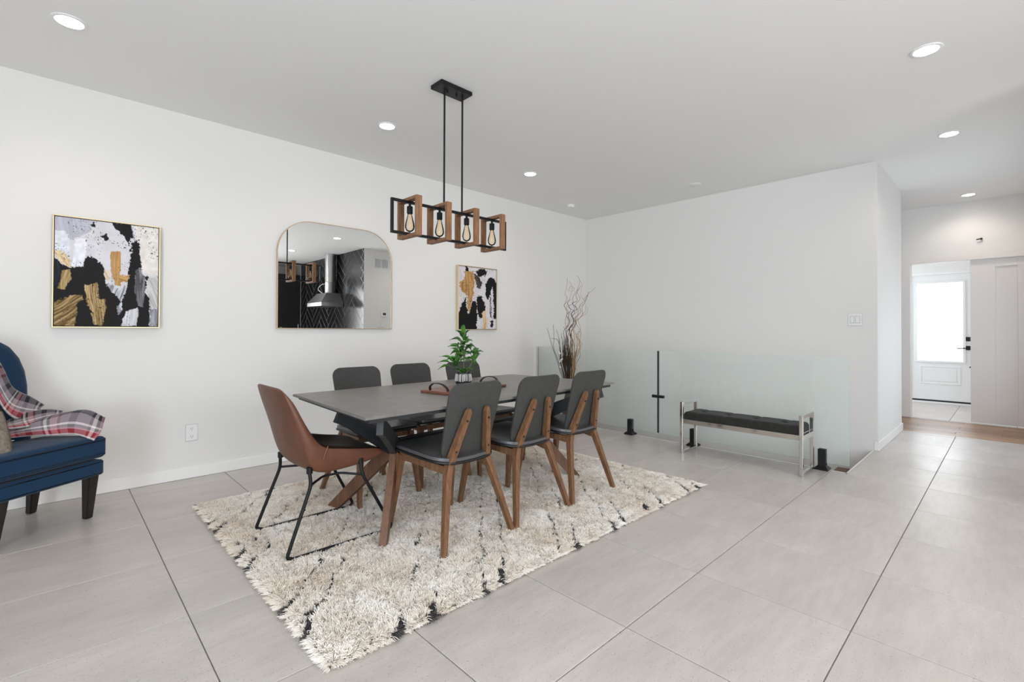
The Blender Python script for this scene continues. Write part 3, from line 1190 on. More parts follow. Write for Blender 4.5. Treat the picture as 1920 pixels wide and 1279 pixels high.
# band behind it, reddish hem, and the part hanging over the back
U0 = [(-.40, -.30, .600), (-.319, -.29, .596), (-.282, -.285, .592), (-.204, -.285, .590), (-.121, -.285, .603), (-.058, -.285, .622)]
U1 = [(-.40, -.33, .625), (-.31, -.325, .612), (-.265, -.33, .614), (-.19, -.33, .622), (-.10, -.325, .634), (-.02, -.315, .630)]
U2 = [(-.40, -.36, .66), (-.30, -.36, .622), (-.245, -.36, .640), (-.17, -.36, .662), (-.075, -.355, .662), (.005, -.345, .640)]
obj('red_fold', loft([U0, U1, U2], .008), M_PLAID, th_, True)
V0 = [(-.42, -.435, 1.03), (-.345, -.42, .90), (-.305, -.39, .775), (-.275, -.36, .680), (-.225, -.345, .628), (-.125, -.35, .618)]
V1 = [(-.36, -.450, 1.05), (-.295, -.43, .93), (-.26, -.40, .80), (-.23, -.385, .730), (-.165, -.38, .695), (-.090, -.385, .668)]
V2 = [(-.30, -.462, 1.065), (-.243, -.445, .935), (-.213, -.425, .825), (-.180, -.41, .782), (-.130, -.405, .748), (-.058, -.40, .686)]
obj('back_fold', loft([V0, V1, V2], .008), M_PLAID, th_, True)

pl = local_root('pillow', 'fuzzy taupe cushion leaning on the plaid throw at the frame edge', 'cushion')
g = []
for i in range(13):
    a = i / 12 * 2 - 1
    row = []
    for j in range(13):
        b_ = j / 12 * 2 - 1
        p = .065 * (max(0, 1 - a * a) * max(0, 1 - b_ * b_)) ** .45
        row.append((a * .19 * (1 - .06 * b_ * b_), b_ * .19 * (1 - .06 * a * a), p))
    g.append(row)
bm = bmesh.new()
for sg in (1, -1):
    vs = [[bm.verts.new((p[0], p[1], p[2] * sg)) for p in row] for row in g]
    for i in range(12):
        for j in range(12):
            bm.faces.new((vs[i][j], vs[i + 1][j], vs[i + 1][j + 1], vs[i][j + 1]))
bmesh.ops.remove_doubles(bm, verts=bm.verts, dist=1e-5)
M_ = Matrix.Translation((-.555, -.215, .615)) @ Matrix.Rotation(math.radians(-50), 4, 'X') @ Matrix.Rotation(math.radians(14), 4, 'Z')
bm.transform(M_)
obj('cover', bm, M_PILLOW, pl, True)
bm = B(-.37, -.275, -.335, -.30, .5195, .5225)
obj('label_tag', bm, M_TAG, pl)


# these three were laid out with depth running to -y; turn them round so that the chair faces the room
for root in (ac, th_, pl):
    for c in root.children_recursive:
        for v in c.data.vertices:
            v.co.y = -v.co.y
        c.data.flip_normals()

# ------------------------------------------------------------------ paintings
def inside(X, Y, poly):
    r = np.zeros(X.shape, bool)
    n = len(poly)
    for k in range(n):
        x1, y1 = poly[k]
        x2, y2 = poly[(k + 1) % n]
        if y1 == y2:
            continue
        c = ((Y < y1) != (Y < y2)) & (X < (x2 - x1) * (Y - y1) / (y2 - y1) + x1)
        r ^= c
    return r


def paint_canvas(name, parent, x0, x1, y, z0, z1, base, layers, mapxy, nx=170, nz=210, seed=1):
    u, v = np.meshgrid(np.linspace(0, 1, nx), np.linspace(0, 1, nz))
    X, Y = mapxy(u, v)
    img = np.empty((nz, nx, 3))
    img[:] = base
    img *= (1 + .06 * (vnoise(X, Y, 60, seed + 50) - .5))[..., None]
    for k, (col, poly, rough, streak) in enumerate(layers):
        s = seed * 100 + k * 3
        dx = (vnoise(X, Y, 22, s) - .5) * 2 * rough + (vnoise(X, Y, 7, s + 1) - .5) * rough
        dy = (vnoise(X, Y, 22, s + 2) - .5) * 2 * rough + (vnoise(X, Y, 7, s + 7) - .5) * rough
        msk = inside(X + dx, Y + dy, poly)
        c = np.array(col, float)
        if streak is not None:
            ang = math.radians(streak[0])
            a = X * math.cos(ang) + Y * math.sin(ang)
            b_ = -X * math.sin(ang) + Y * math.cos(ang) + 30 * (vnoise(X, Y, 150, s + 3) - .5)
            n = vnoise(a / 14, b_, 9, s + 4)
            lo = np.array(streak[1], float)
            f = np.clip((n - .25) * 2, 0, 1)[..., None]
            cc = c * f + lo * (1 - f)
        else:
            cc = c * (1 + .1 * (vnoise(X, Y, 30, s + 5) - .5))[..., None]
        img[msk] = (cc[msk] if cc.ndim == 3 else c)
    # specks of paint
    sp = vnoise(X, Y, 9, seed + 70)
    zone = vnoise(X, Y, 160, seed + 71)
    img[(sp > .86) & (zone > .5)] = (26, 25, 27)
    img = np.clip(img, 0, 255) / 255
    L = np.where(img <= .04045, img / 12.92, ((img + .055) / 1.055) ** 2.4)
    co = np.stack([x0 + (x1 - x0) * u, np.full_like(u, y), z1 - (z1 - z0) * v], -1).reshape(-1, 3)
    idx = np.arange(nx * nz).reshape(nz, nx)
    fc = np.stack([idx[:-1, :-1], idx[1:, :-1], idx[1:, 1:], idx[:-1, 1:]], -1).reshape(-1, 4)
    me = bpy.data.meshes.new(name)
    me.from_pydata(co.tolist(), [], fc.tolist())
    at = me.color_attributes.new('print', 'FLOAT_COLOR', 'POINT')
    at.data.foreach_set('color', np.concatenate([L.reshape(-1, 3), np.ones((nx * nz, 1))], 1).astype(np.float32).ravel())
    m = mat(name + '_print', (.5, .5, .5), .6, spec=.25, bump=(90, .2))
    a = m.node_tree.nodes.new('ShaderNodeAttribute')
    a.attribute_name = 'print'
    m.node_tree.links.new(a.outputs['Color'], m.node_tree.nodes['Principled BSDF'].inputs['Base Color'])
    me.materials.append(m)
    o = bpy.data.objects.new(name, me)
    return link(o, parent)


def painting(label, x0, x1, z0, z1, base, layers, mapxy, seed):
    yf = WY - .040
    p = empty('painting', label, 'painting', ((x0 + x1) / 2, WY - .002, z0), 0, 'pair of abstract paintings on the long wall')
    t = .007
    for a in ((x0, x1, z0, z0 + t), (x0, x1, z1 - t, z1), (x0, x0 + t, z0 + t, z1 - t), (x1 - t, x1, z0 + t, z1 - t)):
        at_root(obj('frame_bar', B(a[0], a[1], yf - .003, WY - .002, a[2], a[3], .0012), M_GOLD, p), p)
    at_root(obj('frame_liner', B(x0 + t - .001, x1 - t + .001, yf + .010, WY - .004, z0 + t - .001, z1 - t + .001), M_HOLE, p), p)
    g = .0042
    c = paint_canvas('canvas', p, x0 + t + g, x1 - t - g, yf + .004, z0 + t + g, z1 - t - g, base, layers, mapxy, seed=seed)
    at_root(c, p)


BK = (14, 13, 15)
L1 = [((192, 192, 206), [(0, 0), (420, 60), (410, 200), (225, 300), (0, 280)], 12, (80, (176, 176, 190))),
      ((222, 225, 235), [(40, 200), (140, 200), (190, 300), (190, 450), (30, 410)], 14, None),
      ((234, 234, 243), [(240, 295), (350, 285), (352, 440), (312, 592), (205, 590)], 6, None),
      ((229, 224, 220), [(870, 120), (1180, 150), (1180, 705), (950, 665), (925, 400)], 12, None),
      ((204, 172, 118), [(20, 420), (100, 415), (190, 500), (205, 600), (110, 580)], 16, (50, (228, 212, 180))),
      (BK, [(195, 600), (325, 590), (358, 468), (470, 518), (540, 602), (560, 780), (620, 800), (700, 925), (728, 985), (792, 830), (805, 700), (828, 480), (868, 395), (935, 430), (950, 560), (962, 620), (930, 700), (1045, 700), (1000, 880), (1062, 940), (1056, 1270), (0, 1270), (0, 460), (70, 520), (110, 570)], 11, None),
      (BK, [(625, 110), (832, 130), (862, 270), (800, 355), (750, 262), (680, 192)], 16, None),
      (BK, [(815, 330), (905, 320), (935, 440), (828, 430)], 30, None),
      (BK, [(500, 272), (550, 232), (602, 300), (556, 312)], 12, None),
      (BK, [(395, 150), (440, 95), (446, 200), (430, 170)], 14, None),
      ((30, 44, 60), [(0, 470), (72, 520), (98, 640), (62, 790), (0, 800)], 8, (80, (18, 22, 30))),
      ((208, 208, 217), [(560, 780), (640, 790), (700, 862), (802, 770), (775, 905), (730, 965), (640, 880)], 20, (110, (120, 120, 128))),
      ((200, 160, 104), [(610, 430), (720, 430), (716, 690), (732, 800), (660, 792), (612, 640)], 7, (88, (176, 134, 84))),
      ((200, 164, 108), [(700, 690), (832, 690), (790, 762), (716, 762)], 10, (20, (170, 120, 60))),
      ((208, 178, 142), [(540, 612), (602, 640), (602, 722), (550, 742)], 12, (70, (225, 215, 205))),
      ((138, 138, 142), [(890, 640), (940, 600), (1000, 720), (1002, 880), (980, 1030), (920, 1022), (880, 860)], 9, (86, (78, 78, 82))),
      ((188, 164, 116), [(110, 630), (190, 620), (202, 720), (140, 832), (70, 820), (102, 720)], 7, (105, (120, 98, 52))),
      ((182, 154, 108), [(45, 960), (200, 900), (312, 888), (322, 940), (250, 1000), (272, 1080), (238, 1225), (0, 1230), (0, 1000)], 12, (-32, (96, 74, 36))),
      ((200, 174, 132), [(340, 790), (470, 768), (492, 920), (502, 1092), (420, 1082), (368, 1000)], 9, (84, (128, 100, 58))),
      ((190, 164, 118), [(490, 950), (550, 938), (562, 1040), (530, 1225), (430, 1212), (408, 1090), (480, 1062)], 9, (84, (124, 98, 58))),
      ((224, 224, 229), [(788, 1080), (920, 1038), (926, 1100), (902, 1240), (728, 1235)], 8, (100, (196, 196, 202))),
      ((206, 208, 216), [(680, 1020), (740, 990), (747, 1062), (700, 1122)], 8, (80, (130, 130, 140))),
      ((216, 214, 213), [(1010, 742), (1180, 690), (1180, 1045), (1062, 1062), (1050, 930)], 18, (60, (170, 170, 170))),
      ((172, 172, 180), [(1062, 1062), (1180, 1040), (1180, 1270), (1050, 1260)], 14, (80, (120, 120, 130)))]


def map1(u, v):
    X = 38 + 1117 * u
    t = 48 + 140 * u
    b_ = 1222 + 26 * u
    return X, t + (b_ - t) * v


painting('gold framed abstract painting at left above the navy armchair, gold strokes at bottom', -.009, .572, 1.166, 1.919, (214, 213, 219), L1, map1, 3)
L2 = [((200, 196, 206), [(160, 90), (290, 100), (260, 330), (180, 340)], 14, (80, (214, 210, 214))),
      (BK, [(285, 105), (332, 128), (342, 205), (288, 205)], 14, None),
      (BK, [(160, 950), (228, 760), (288, 640), (302, 780), (340, 920), (402, 700), (462, 708), (482, 900), (472, 1200), (160, 1200)], 14, None),
      ((200, 160, 104), [(188, 360), (270, 328), (270, 195), (412, 195), (440, 340), (420, 600), (380, 762), (356, 892), (320, 802), (312, 600), (240, 542), (200, 452)], 16, (84, (160, 116, 70))),
      ((84, 82, 76), [(430, 230), (500, 280), (572, 400), (530, 505), (480, 482), (440, 330)], 12, (70, (48, 48, 46))),
      (BK, [(436, 200), (560, 145), (642, 190), (642, 262), (560, 295), (480, 262)], 18, None),
      (BK, [(628, 420), (700, 300), (782, 330), (802, 400), (740, 470), (700, 622), (650, 685), (628, 600)], 10, None),
      (BK, [(758, 400), (830, 385), (830, 1005), (768, 1022), (775, 800), (760, 600)], 12, None),
      (BK, [(478, 640), (560, 618), (602, 740), (632, 800), (580, 985), (520, 1005), (478, 850)], 14, None),
      ((198, 160, 108), [(568, 900), (612, 868), (662, 1040), (642, 1185), (588, 1185)], 12, (86, (222, 200, 170))),
      (BK, [(718, 1040), (772, 1040), (760, 1172), (718, 1152)], 12, None),
      (BK, [(698, 640), (720, 640), (742, 1002), (708, 982)], 10, (88, (150, 148, 150)))]


def map2(u, v):
    X = 178 + 640 * u
    t = 100 + 84 * u
    b_ = 1172 + 12 * u
    return X, t + (b_ - t) * v


painting('gold framed abstract painting right of the mirror, behind the potted plant', 3.352, 3.953, 1.163, 1.912, (216, 211, 214), L2, map2, 4)

# ------------------------------------------------------------------ mirror
mr = empty('wall_mirror', 'arched-corner wall mirror in a thin brass frame between the two paintings', 'mirror', (1.955, WY - .001, 1.166))
out = rrect(1.400, 2.508, 1.166, 2.142, (.006, .006, .30, .30), 14)


def off_poly(poly, d):
    c = []
    n = len(poly)
    for i in range(n):
        a, b_, e = Vector(poly[i - 1]), Vector(poly[i]), Vector(poly[(i + 1) % n])
        d1, d2 = (b_ - a).normalized(), (e - b_).normalized()
        nn = (Vector((-d1.y, d1.x)) + Vector((-d2.y, d2.x))).normalized()
        c.append(tuple(b_ + nn * d))
    return c


inn = off_poly(out, .006)
bm = bmesh.new()
y0, y1 = WY - .027, WY - .001
R4 = [[bm.verts.new((x, yy, z)) for x, z in pp] for pp, yy in ((out, y1), (out, y0), (inn, y0), (inn, y0 + .004))]
n = len(out)
for a, b_ in zip(R4, R4[1:]):
    for k in range(n):
        bm.faces.new((a[k], a[(k + 1) % n], b_[(k + 1) % n], b_[k]))
at_root(obj('mirror_frame', bm, M_BRASS, mr), mr)
bm = prism(bmesh.new(), off_poly(out, .0045), .015, 'y', WY - .0245)
at_root(obj('mirror_pane', bm, M_MIRROR, mr), mr)

# ------------------------------------------------------------------ pendant light over the table
PY = 2.67
pd = empty('chandelier', 'linear black metal and rustic wood four-bulb pendant hanging above the table', 'lamp', (2.0, PY, CZ))
at_root(obj('canopy', B(1.842, 2.105, PY - .065, PY + .065, CZ - .028, CZ, .006, 2), M_BLACK, pd), pd)
for x in (1.935, 2.015):
    at_root(obj('canopy_screw', tube(bmesh.new(), [(x, PY, CZ - .045), (x, PY, CZ - .026)], .007, 8), M_BLACK, pd), pd)
for x in (1.913, 2.066):
    at_root(obj('rod', tube(bmesh.new(), [(x, PY, CZ - .02), (x, PY, 1.985)], .0068, 10), M_BLACK, pd), pd)
FX0, FX1, FZ0, FZ1, ft = 1.510, 2.486, 1.764, 1.984, .017
for a in ((FX0, FX1, FZ0, FZ0 + ft), (FX0, FX1, FZ1 - ft, FZ1), (FX0, FX0 + ft, FZ0 + ft, FZ1 - ft), (FX1 - ft, FX1, FZ0 + ft, FZ1 - ft)):
    at_root(obj('frame_bar', B(a[0], a[1], PY - ft / 2, PY + ft / 2, a[2], a[3], .001), M_BLACK, pd), pd)
for x, xb in ((1.643, 1.646), (1.873, 1.877), (2.110, 2.108), (2.355, 2.347)):
    yn, yf_ = PY - .115, PY + .115
    z0, z1, w_, t = 1.750, 2.002, .042, .019
    fr = obj('wood_frame', B(x - w_ / 2, x + w_ / 2, yn, yn + t, z0, z1, .001), M_RUSTIC, pd)
    at_root(fr, pd)
    for a in ((yf_ - t, yf_, z0, z1), (yn + t, yf_ - t, z1 - t, z1), (yn + t, yf_ - t, z0, z0 + t)):
        obj('wood_bar', B(x - w_ / 2, x + w_ / 2, *a, .001), M_RUSTIC, fr)
    sk = obj('socket', lathe(bmesh.new(), [(.008, 1.968), (.008, 1.952), (.017, 1.950), (.019, 1.946), (.019, 1.906), (.016, 1.903)], 16, (xb, PY)), M_BLACK, pd, 'auto')
    at_root(sk, pd)
    prof = [(.013, 1.906), (.015, 1.892), (.021, 1.868), (.028, 1.843), (.031, 1.822), (.029, 1.806), (.020, 1.793), (.006, 1.786), (.0005, 1.783)]
    bl = obj('bulb', lathe(bmesh.new(), prof, 20, (xb, PY)), M_BULB, pd, True)
    at_root(bl, pd)
    bm = bmesh.new()
    for k in range(5):
        a0, a1 = 2 * math.pi * k / 5, 2 * math.pi * (k + .5) / 5
        tube(bm, [(xb + .006 * math.cos(a0), PY + .006 * math.sin(a0), 1.875), (xb + .014 * math.cos(a1), PY + .014 * math.sin(a1), 1.815)], .0007, 5)
    tube(bm, [(xb, PY, 1.905), (xb, PY, 1.87)], .0025, 6)
    obj('filament', bm, M_FIL, bl)

# ------------------------------------------------------------------ glass railing
gr = empty('glass_railing', 'frameless glass railing panels on black spigots along the stair opening', 'railing', (4.68, 2.62, 0))


def gpanel(y0, y1):
    o = obj('glass_panel', B(4.674, 4.686, y0, y1, .062, .944), [M_GLASS, M_GEDGE], gr)
    for p in o.data.polygons:
        if abs(p.normal.x) < .5:
            p.material_index = 1
    at_root(o, gr)


gpanel(2.632, 4.378)
gpanel(.922, 2.610)
at_root(obj('seal_strip', B(4.672, 4.688, 2.614, 2.627, .07, .944), M_HOLE, gr), gr)
at_root(obj('clamp', B(4.664, 4.696, 2.553, 2.69, .443, .472, .003), M_BLACK, gr), gr)
for y in (1.108, 2.232, 2.962):
    bm = B(4.628, 4.732, y - .052, y + .052, 0.0005, .012, .003)
    vs = [[bm.verts.new((4.68 + a * h, y + b_ * h2, z)) for a, b_ in ((-1, -1), (1, -1), (1, 1), (-1, 1))] for h, h2, z in ((.052, .052, .012), (.024, .030, .034))]
    for k in range(4):
        bm.faces.new((vs[0][k], vs[0][(k + 1) % 4], vs[1][(k + 1) % 4], vs[1][k]))
    bm.faces.new(vs[1])
    sp = obj('spigot', bm, M_BLACK, gr)
    at_root(sp, gr)
    bm = B(4.656, 4.671, y - .029, y + .029, .03, .172, .003)
    box(bm, 4.689, 4.704, y - .029, y + .029, .03, .172, .003)
    obj('post', bm, M_BLACK, sp)

# ------------------------------------------------------------------ bench
bn = empty('bench', 'charcoal tufted bench with square chrome frame in front of the glass railing', 'bench', (4.46, 1.67, 0))
X0, X1, t = 4.300, 4.615, .026
for y in (1.165, 2.170):
    at_root(obj('leg_frame', B(X0, X0 + t, y - .013, y + .013, 0.0005, .487, .002), M_CHROME, bn), bn)
    for a in ((X1 - t, X1, .0005, .487), (X0 + t, X1 - t, .461, .487), (X0 + t, X1 - t, .0005, .027), (X0 + t, X1 - t, .286, .326)):
        at_root(obj('frame_bar', B(a[0], a[1], y - .013, y + .013, a[2], a[3], .0015), M_CHROME, bn), bn)
for x in (X0 + .003, X1 - .023):
    at_root(obj('seat_rail', B(x, x + .02, 1.178, 2.157, .286, .326, .0015), M_CHROME, bn), bn)
bm = bmesh.new()
ny, nx = 46, 16
Y0, Y1, XX0, XX1, Z0, Z1, rr_ = 1.186, 2.150, X0 + .012, X1 - .012, .327, .398, .028
btn = [((XX0 + XX1) / 2, Y0 + (Y1 - Y0) * f) for f in (.14, .38, .62, .86)]


def ztop(x, y):
    e = min(x - XX0, XX1 - x, y - Y0, Y1 - y)
    z = Z1 - (rr_ - math.sqrt(max(0, rr_ ** 2 - max(0, rr_ - e) ** 2)))
    for bx, by in btn:
        d = math.hypot(x - bx, (y - by))
        z -= .016 * math.exp(-(d / .022) ** 2) + .006 * math.exp(-((y - by) / .012) ** 2)
    return z


def axis_pts(a, b_, n, r):
    p = [a + r * (1 - math.cos(math.radians(q))) for q in (0, 22, 45, 67)]
    return p + [a + r + (b_ - a - 2 * r) * k / n for k in range(n + 1)] + [b_ - (v - a) for v in p[::-1]]


gx, gy_ = axis_pts(XX0, XX1, nx, rr_), axis_pts(Y0, Y1, ny, rr_)
vt = [[bm.verts.new((x, y, ztop(x, y))) for y in gy_] for x in gx]
vb = [[bm.verts.new((x, y, Z0)) if (i in (0, len(gx) - 1) or j in (0, len(gy_) - 1)) else None for j, y in enumerate(gy_)] for i, x in enumerate(gx)]
for i in range(len(gx) - 1):
    for j in range(len(gy_) - 1):
        bm.faces.new((vt[i][j], vt[i + 1][j], vt[i + 1][j + 1], vt[i][j + 1]))
for i in range(len(gx) - 1):
    for j in (0, len(gy_) - 1):
        bm.faces.new((vt[i][j], vt[i + 1][j], vb[i + 1][j], vb[i][j]))
for j in range(len(gy_) - 1):
    for i in (0, len(gx) - 1):
        bm.faces.new((vt[i][j], vt[i][j + 1], vb[i][j + 1], vb[i][j]))
bm.faces.new([vb[0][j] for j in range(len(gy_))] + [vb[i][-1] for i in range(1, len(gx))] + [vb[-1][j] for j in range(len(gy_) - 2, -1, -1)] + [vb[i][0] for i in range(len(gx) - 2, 0, -1)])
cu = obj('cushion', bm, M_BENCH, bn, 'auto')
at_root(cu, bn)
for bx, by in btn:
    z = ztop(bx, by)
    obj('button', lathe(bmesh.new(), [(.009, z - .002), (.0085, z + .002), (.005, z + .0045), (.0002, z + .005)], 12, (bx, by)), M_BENCH, cu, True)

# ------------------------------------------------------------------ serving tray and potted plant on the table
TZ = .760
ty = empty('serving_tray', 'flat reddish wood tray with black strap handles on the dining table', 'tray', (2.0, 2.535, TZ), math.radians(13))
obj('board', B(-.29, .29, -.135, .135, .0005, .018, .003), M_TRAY, ty)
for s in (-1, 1):
    x = .262 * s
    pts = smooth_path([(x, -.075, .018), (x + .01 * s, -.068, .042), (x + .016 * s, -.03, .064), (x + .016 * s, .03, .064), (x + .01 * s, .068, .042), (x, .075, .018)], 4)
    obj('handle', sweep(bmesh.new(), pts, [.018] * len(pts), [.005] * len(pts), (1, 0, 0)), M_STRAP, ty)

PZ = TZ + .0185
pp = empty('potted_plant', 'leafy green houseplant in a black and white striped pot on the wood tray', 'plant', (2.045, 2.618, PZ))
PS = .82
prof = [(r * PS, z) for r, z in ((.048, .0), (.056, .004), (.068, .026), (.071, .038), (.067, .064), (.062, .088), (.058, .088), (.058, .070))]
pot = obj('pot', lathe(bmesh.new(), prof, 32), M_POT, pp, 'auto')
for k in range(30):
    a = 2 * math.pi * (k + .25 * random.uniform(-1, 1)) / 30
    pts = [(r * PS * math.cos(a), r * PS * math.sin(a), z) for r, z in ((.0712, .032 + random.uniform(-.004, .004)), (.0718, .040), (.0678, .064), (.0640, .082 - random.uniform(0, .006)))]
    wd = random.choice((.0028, .0040, .0052))
    obj('stripe', sweep(bmesh.new(), pts, [wd] * 4, [.002] * 4, (-math.sin(a), math.cos(a), 0)), M_POTW, pot)
obj('soil', lathe(bmesh.new(), [(.0002, .074), (.025, .076), (.046, .072)], 20), M_SOIL, pp)
stems = [[(0, 0, .07), (.006, .004, .16), (.0, .0, .26), (-.004, .002, .352)], [(.012, -.008, .07), (.045, -.03, .15), (.06, -.04, .215)],
         [(-.012, -.01, .07), (-.04, .02, .12), (-.06, .03, .165)], [(-.006, .014, .07), (.02, .05, .16), (.03, .07, .25)]]
for s in stems:
    q = smooth_path(s, 4)
    obj('stem', tube(bmesh.new(), q, [.0042 - .0022 * i / (len(q) - 1) for i in range(len(q))], 7), M_STEM, pp)


def leaf_mesh(L, Wd, droop):
    g = []
    for i in range(9):
        t = i / 8
        wdt = Wd * (math.sin(math.pi * min(1, t * .98 + .02)) ** .8) * (1 - .25 * t)
        row = []
        for j in range(5):
            s = j / 2 - 1
            row.append((t * L * (1 - .12 * droop * t), s * wdt / 2, -droop * L * t * t * .7 + .22 * wdt * abs(s) - .012 * math.sin(7 * t) * abs(s)))
        g.append(row)
    return sheet(bmesh.new(), g, .0009)


leaf_meshes = []
for L_, W_, d_ in ((.120, .050, .25), (.105, .052, .5), (.13, .052, .7), (.09, .042, .1)):
    o = obj('leaf', leaf_mesh(L_, W_, d_), M_LEAF, pp, True)
    leaf_meshes.append(o.data)
    bpy.data.objects.remove(o)
rl = random.Random(5)
spots = []
for k in range(21):                                   # main stem, spiralling up
    t = k / 20
    spots.append(((0, 0, .17 + .185 * t), k * 2.4, math.radians(8 + 52 * t * t), 1.08 - .38 * t))
for k in range(8):
    spots.append(((.058, -.039, .17 + .045 * (k / 7)), k * 2.1 + .6, math.radians(15 + 6 * k), .82))
for k in range(8):
    spots.append(((-.058, .029, .125 + .04 * (k / 7)), k * 2.2 + 2.2, math.radians(20 + 5 * k), .85))
for k in range(8):
    spots.append(((.028, .066, .19 + .06 * (k / 7)), k * 2.3 + 1.4, math.radians(15 + 6 * k), .8))
for k in range(9):
    spots.append(((.0, .0, .085), k * .72, math.radians(48), .62))
for p, az, el, s in spots:
    o = bpy.data.objects.new('leaf', rl.choice(leaf_meshes))
    link(o, pp)
    o.location = p
    o.rotation_euler = (rl.uniform(-.3, .3), -el, az + rl.uniform(-.25, .25))
    o.scale = (s, s, s)

# ------------------------------------------------------------------ dried branches in a floor vase
vs_ = empty('dried_arrangement', 'tall dried twigs and curly willow in a floor vase in the corner', 'branches', (4.20, 3.45, 0))
M_VASE = mat('dark_vase', (.05, .035, .025), .4)
obj('vase', lathe(bmesh.new(), [(.06, .0005), (.075, .02), (.085, .15), (.075, .32), (.05, .43), (.042, .48), (.05, .50), (.044, .498), (.036, .47)], 24), M_VASE, vs_, True)
M_TAN = mat('curly_willow', (.42, .27, .13), .7)
M_TWIG = mat('brown_twig', (.10, .06, .035), .7)
M_DKTWIG = mat('dark_twig', (.025, .018, .016), .7)
M_GRASS = mat('dried_grass', (.045, .028, .017), .9)
M_WHITE = mat('dried_blossom', (.75, .72, .66), .8)
KY, KZ = .0077, .00565
rb = random.Random(3)


def bpt(px, py):
    """design sheet of the arrangement: one unit is about 7 mm"""
    return (1068 - px) * KY, HC + (626 - py) * KZ


BR = [(M_TAN, .004, [(1072, 700), (1066, 660), (1063, 625), (1061, 606), (1066, 590), (1062, 575), (1065, 560), (1063, 552), (1067, 535), (1066, 520)]),
      (M_DKTWIG, .0038, [(1070, 700), (1066, 650), (1062, 622), (1070, 606), (1062, 595), (1070, 585), (1064, 570), (1070, 563)]),
      (M_DKTWIG, .0038, [(1072, 700), (1070, 650), (1068, 622), (1076, 608), (1072, 592), (1080, 582), (1072, 572), (1080, 566), (1077, 554), (1086, 538)]),
      (M_TWIG, .0036, [(1073, 700), (1072, 650), (1066, 622), (1074, 606), (1066, 592), (1074, 582), (1068, 568)]),
      (M_TAN, .0042, [(1075, 700), (1078, 640), (1074, 618), (1080, 604), (1086, 590), (1082, 575), (1090, 564), (1085, 550), (1090, 530), (1085, 517)]),
      (M_TWIG, .0036, [(1074, 700), (1072, 650), (1070, 626), (1079, 612), (1078, 600), (1086, 590), (1084, 576), (1094, 566), (1101, 550)]),
      (M_TAN, .0034, [(1080, 690), (1086, 655), (1082, 638), (1088, 622), (1084, 606), (1088, 595), (1094, 586), (1096, 574)]),
      (M_TAN, .0034, [(1077, 690), (1084, 655), (1086, 645), (1078, 634), (1085, 626), (1086, 640), (1082, 655)]),
      (M_TAN, .0026, [(1066, 545), (1072, 537), (1079, 543), (1076, 548), (1069, 547)]),
      (M_TAN, .0024, [(1094, 566), (1100, 556), (1108, 545), (1112, 541)]),
      (M_DKTWIG, .0034, [(1052, 712), (1046, 690), (1038, 660), (1034, 640), (1027, 620)]),
      (M_DKTWIG, .0034, [(1053, 712), (1044, 680), (1039, 662), (1040, 640), (1039, 613)]),
      (M_DKTWIG, .0030, [(1058, 700), (1050, 665), (1046, 640), (1040, 624)]),
      (M_DKTWIG, .0028, [(1050, 655), (1044, 644), (1036, 642), (1033, 642)]),
      (M_DKTWIG, .0032, [(1060, 700), (1054, 660), (1051, 640), (1047, 630)]),
      (M_TWIG, .0036, [(1068, 710), (1063, 650), (1059, 625), (1057, 618)]),
      (M_TAN, .0034, [(1070, 712), (1068, 680), (1064, 655), (1062, 636)]),
      (M_TAN, .0036, [(1072, 712), (1071, 680), (1068, 650), (1067, 632)]),
      (M_TAN, .0034, [(1074, 712), (1074, 680), (1072, 655), (1074, 636)]),
      (M_TWIG, .0032, [(1076, 712), (1078, 690), (1083, 672), (1085, 660)]),
      (M_TWIG, .0032, [(1078, 712), (1080, 690), (1085, 675), (1084, 655)]),
      (M_TAN, .0032, [(1073, 712), (1077, 680), (1075, 655), (1080, 640)]),
      (M_TAN, .0030, [(1082, 712), (1079, 698), (1077, 690)])]
BR += [(m_, r_ * .8, [(a + 4 * math.sin(i * 1.3 + r_ * 9000), b_ + 6) for i, (a, b_) in enumerate(ps)]) for m_, r_, ps in BR[:8]]
for mt_, r, ps in BR:
    dx = rb.uniform(-.07, .07)
    pts = []
    for i, (a, b_) in enumerate(ps):
        y, z = bpt(a, b_)
        pts.append((dx * (i / len(ps)) + rb.uniform(-.012, .012), y, z))
    if ps[0][1] > 680:
        pts = [(0, .0, .45)] + pts
    q = smooth_path(pts, 5)
    obj('branch', tube(bmesh.new(), q, [r * (1 - .5 * i / len(q)) for i in range(len(q))], 6), mt_, vs_, True)
bm = bmesh.new()
for k in range(95):
    x0 = rb.uniform(1052, 1074)
    y, z = bpt(x0 + rb.uniform(-5, 5), rb.uniform(630, 665) + 1.1 * abs(x0 - 1056))
    dx = rb.uniform(-.08, .08)
    y1_, z1_ = bpt(x0 + rb.uniform(-1.5, 1.5), 690)
    tube(bm, [(rb.uniform(-.02, .02), rb.uniform(-.02, .02), .46), (dx * .5, y1_, z1_), (dx, y, z)], [.0022, .0034, .0007], 4, False)
g_ = obj('dried_grass', bm, M_GRASS, vs_)
g_['kind'] = 'stuff'
bm = bmesh.new()
for a, b_ in ((1060, 671), (1058, 668), (1062, 684), (1060, 687), (1064, 682), (1061, 698), (1059, 670), (1062, 655)):
    y, z = bpt(a, b_)
    bmesh.ops.create_icosphere(bm, subdivisions=1, radius=.011, matrix=Matrix.Translation((-.09, y, z)))
obj('blossom', bm, M_WHITE, vs_)['kind'] = 'stuff'

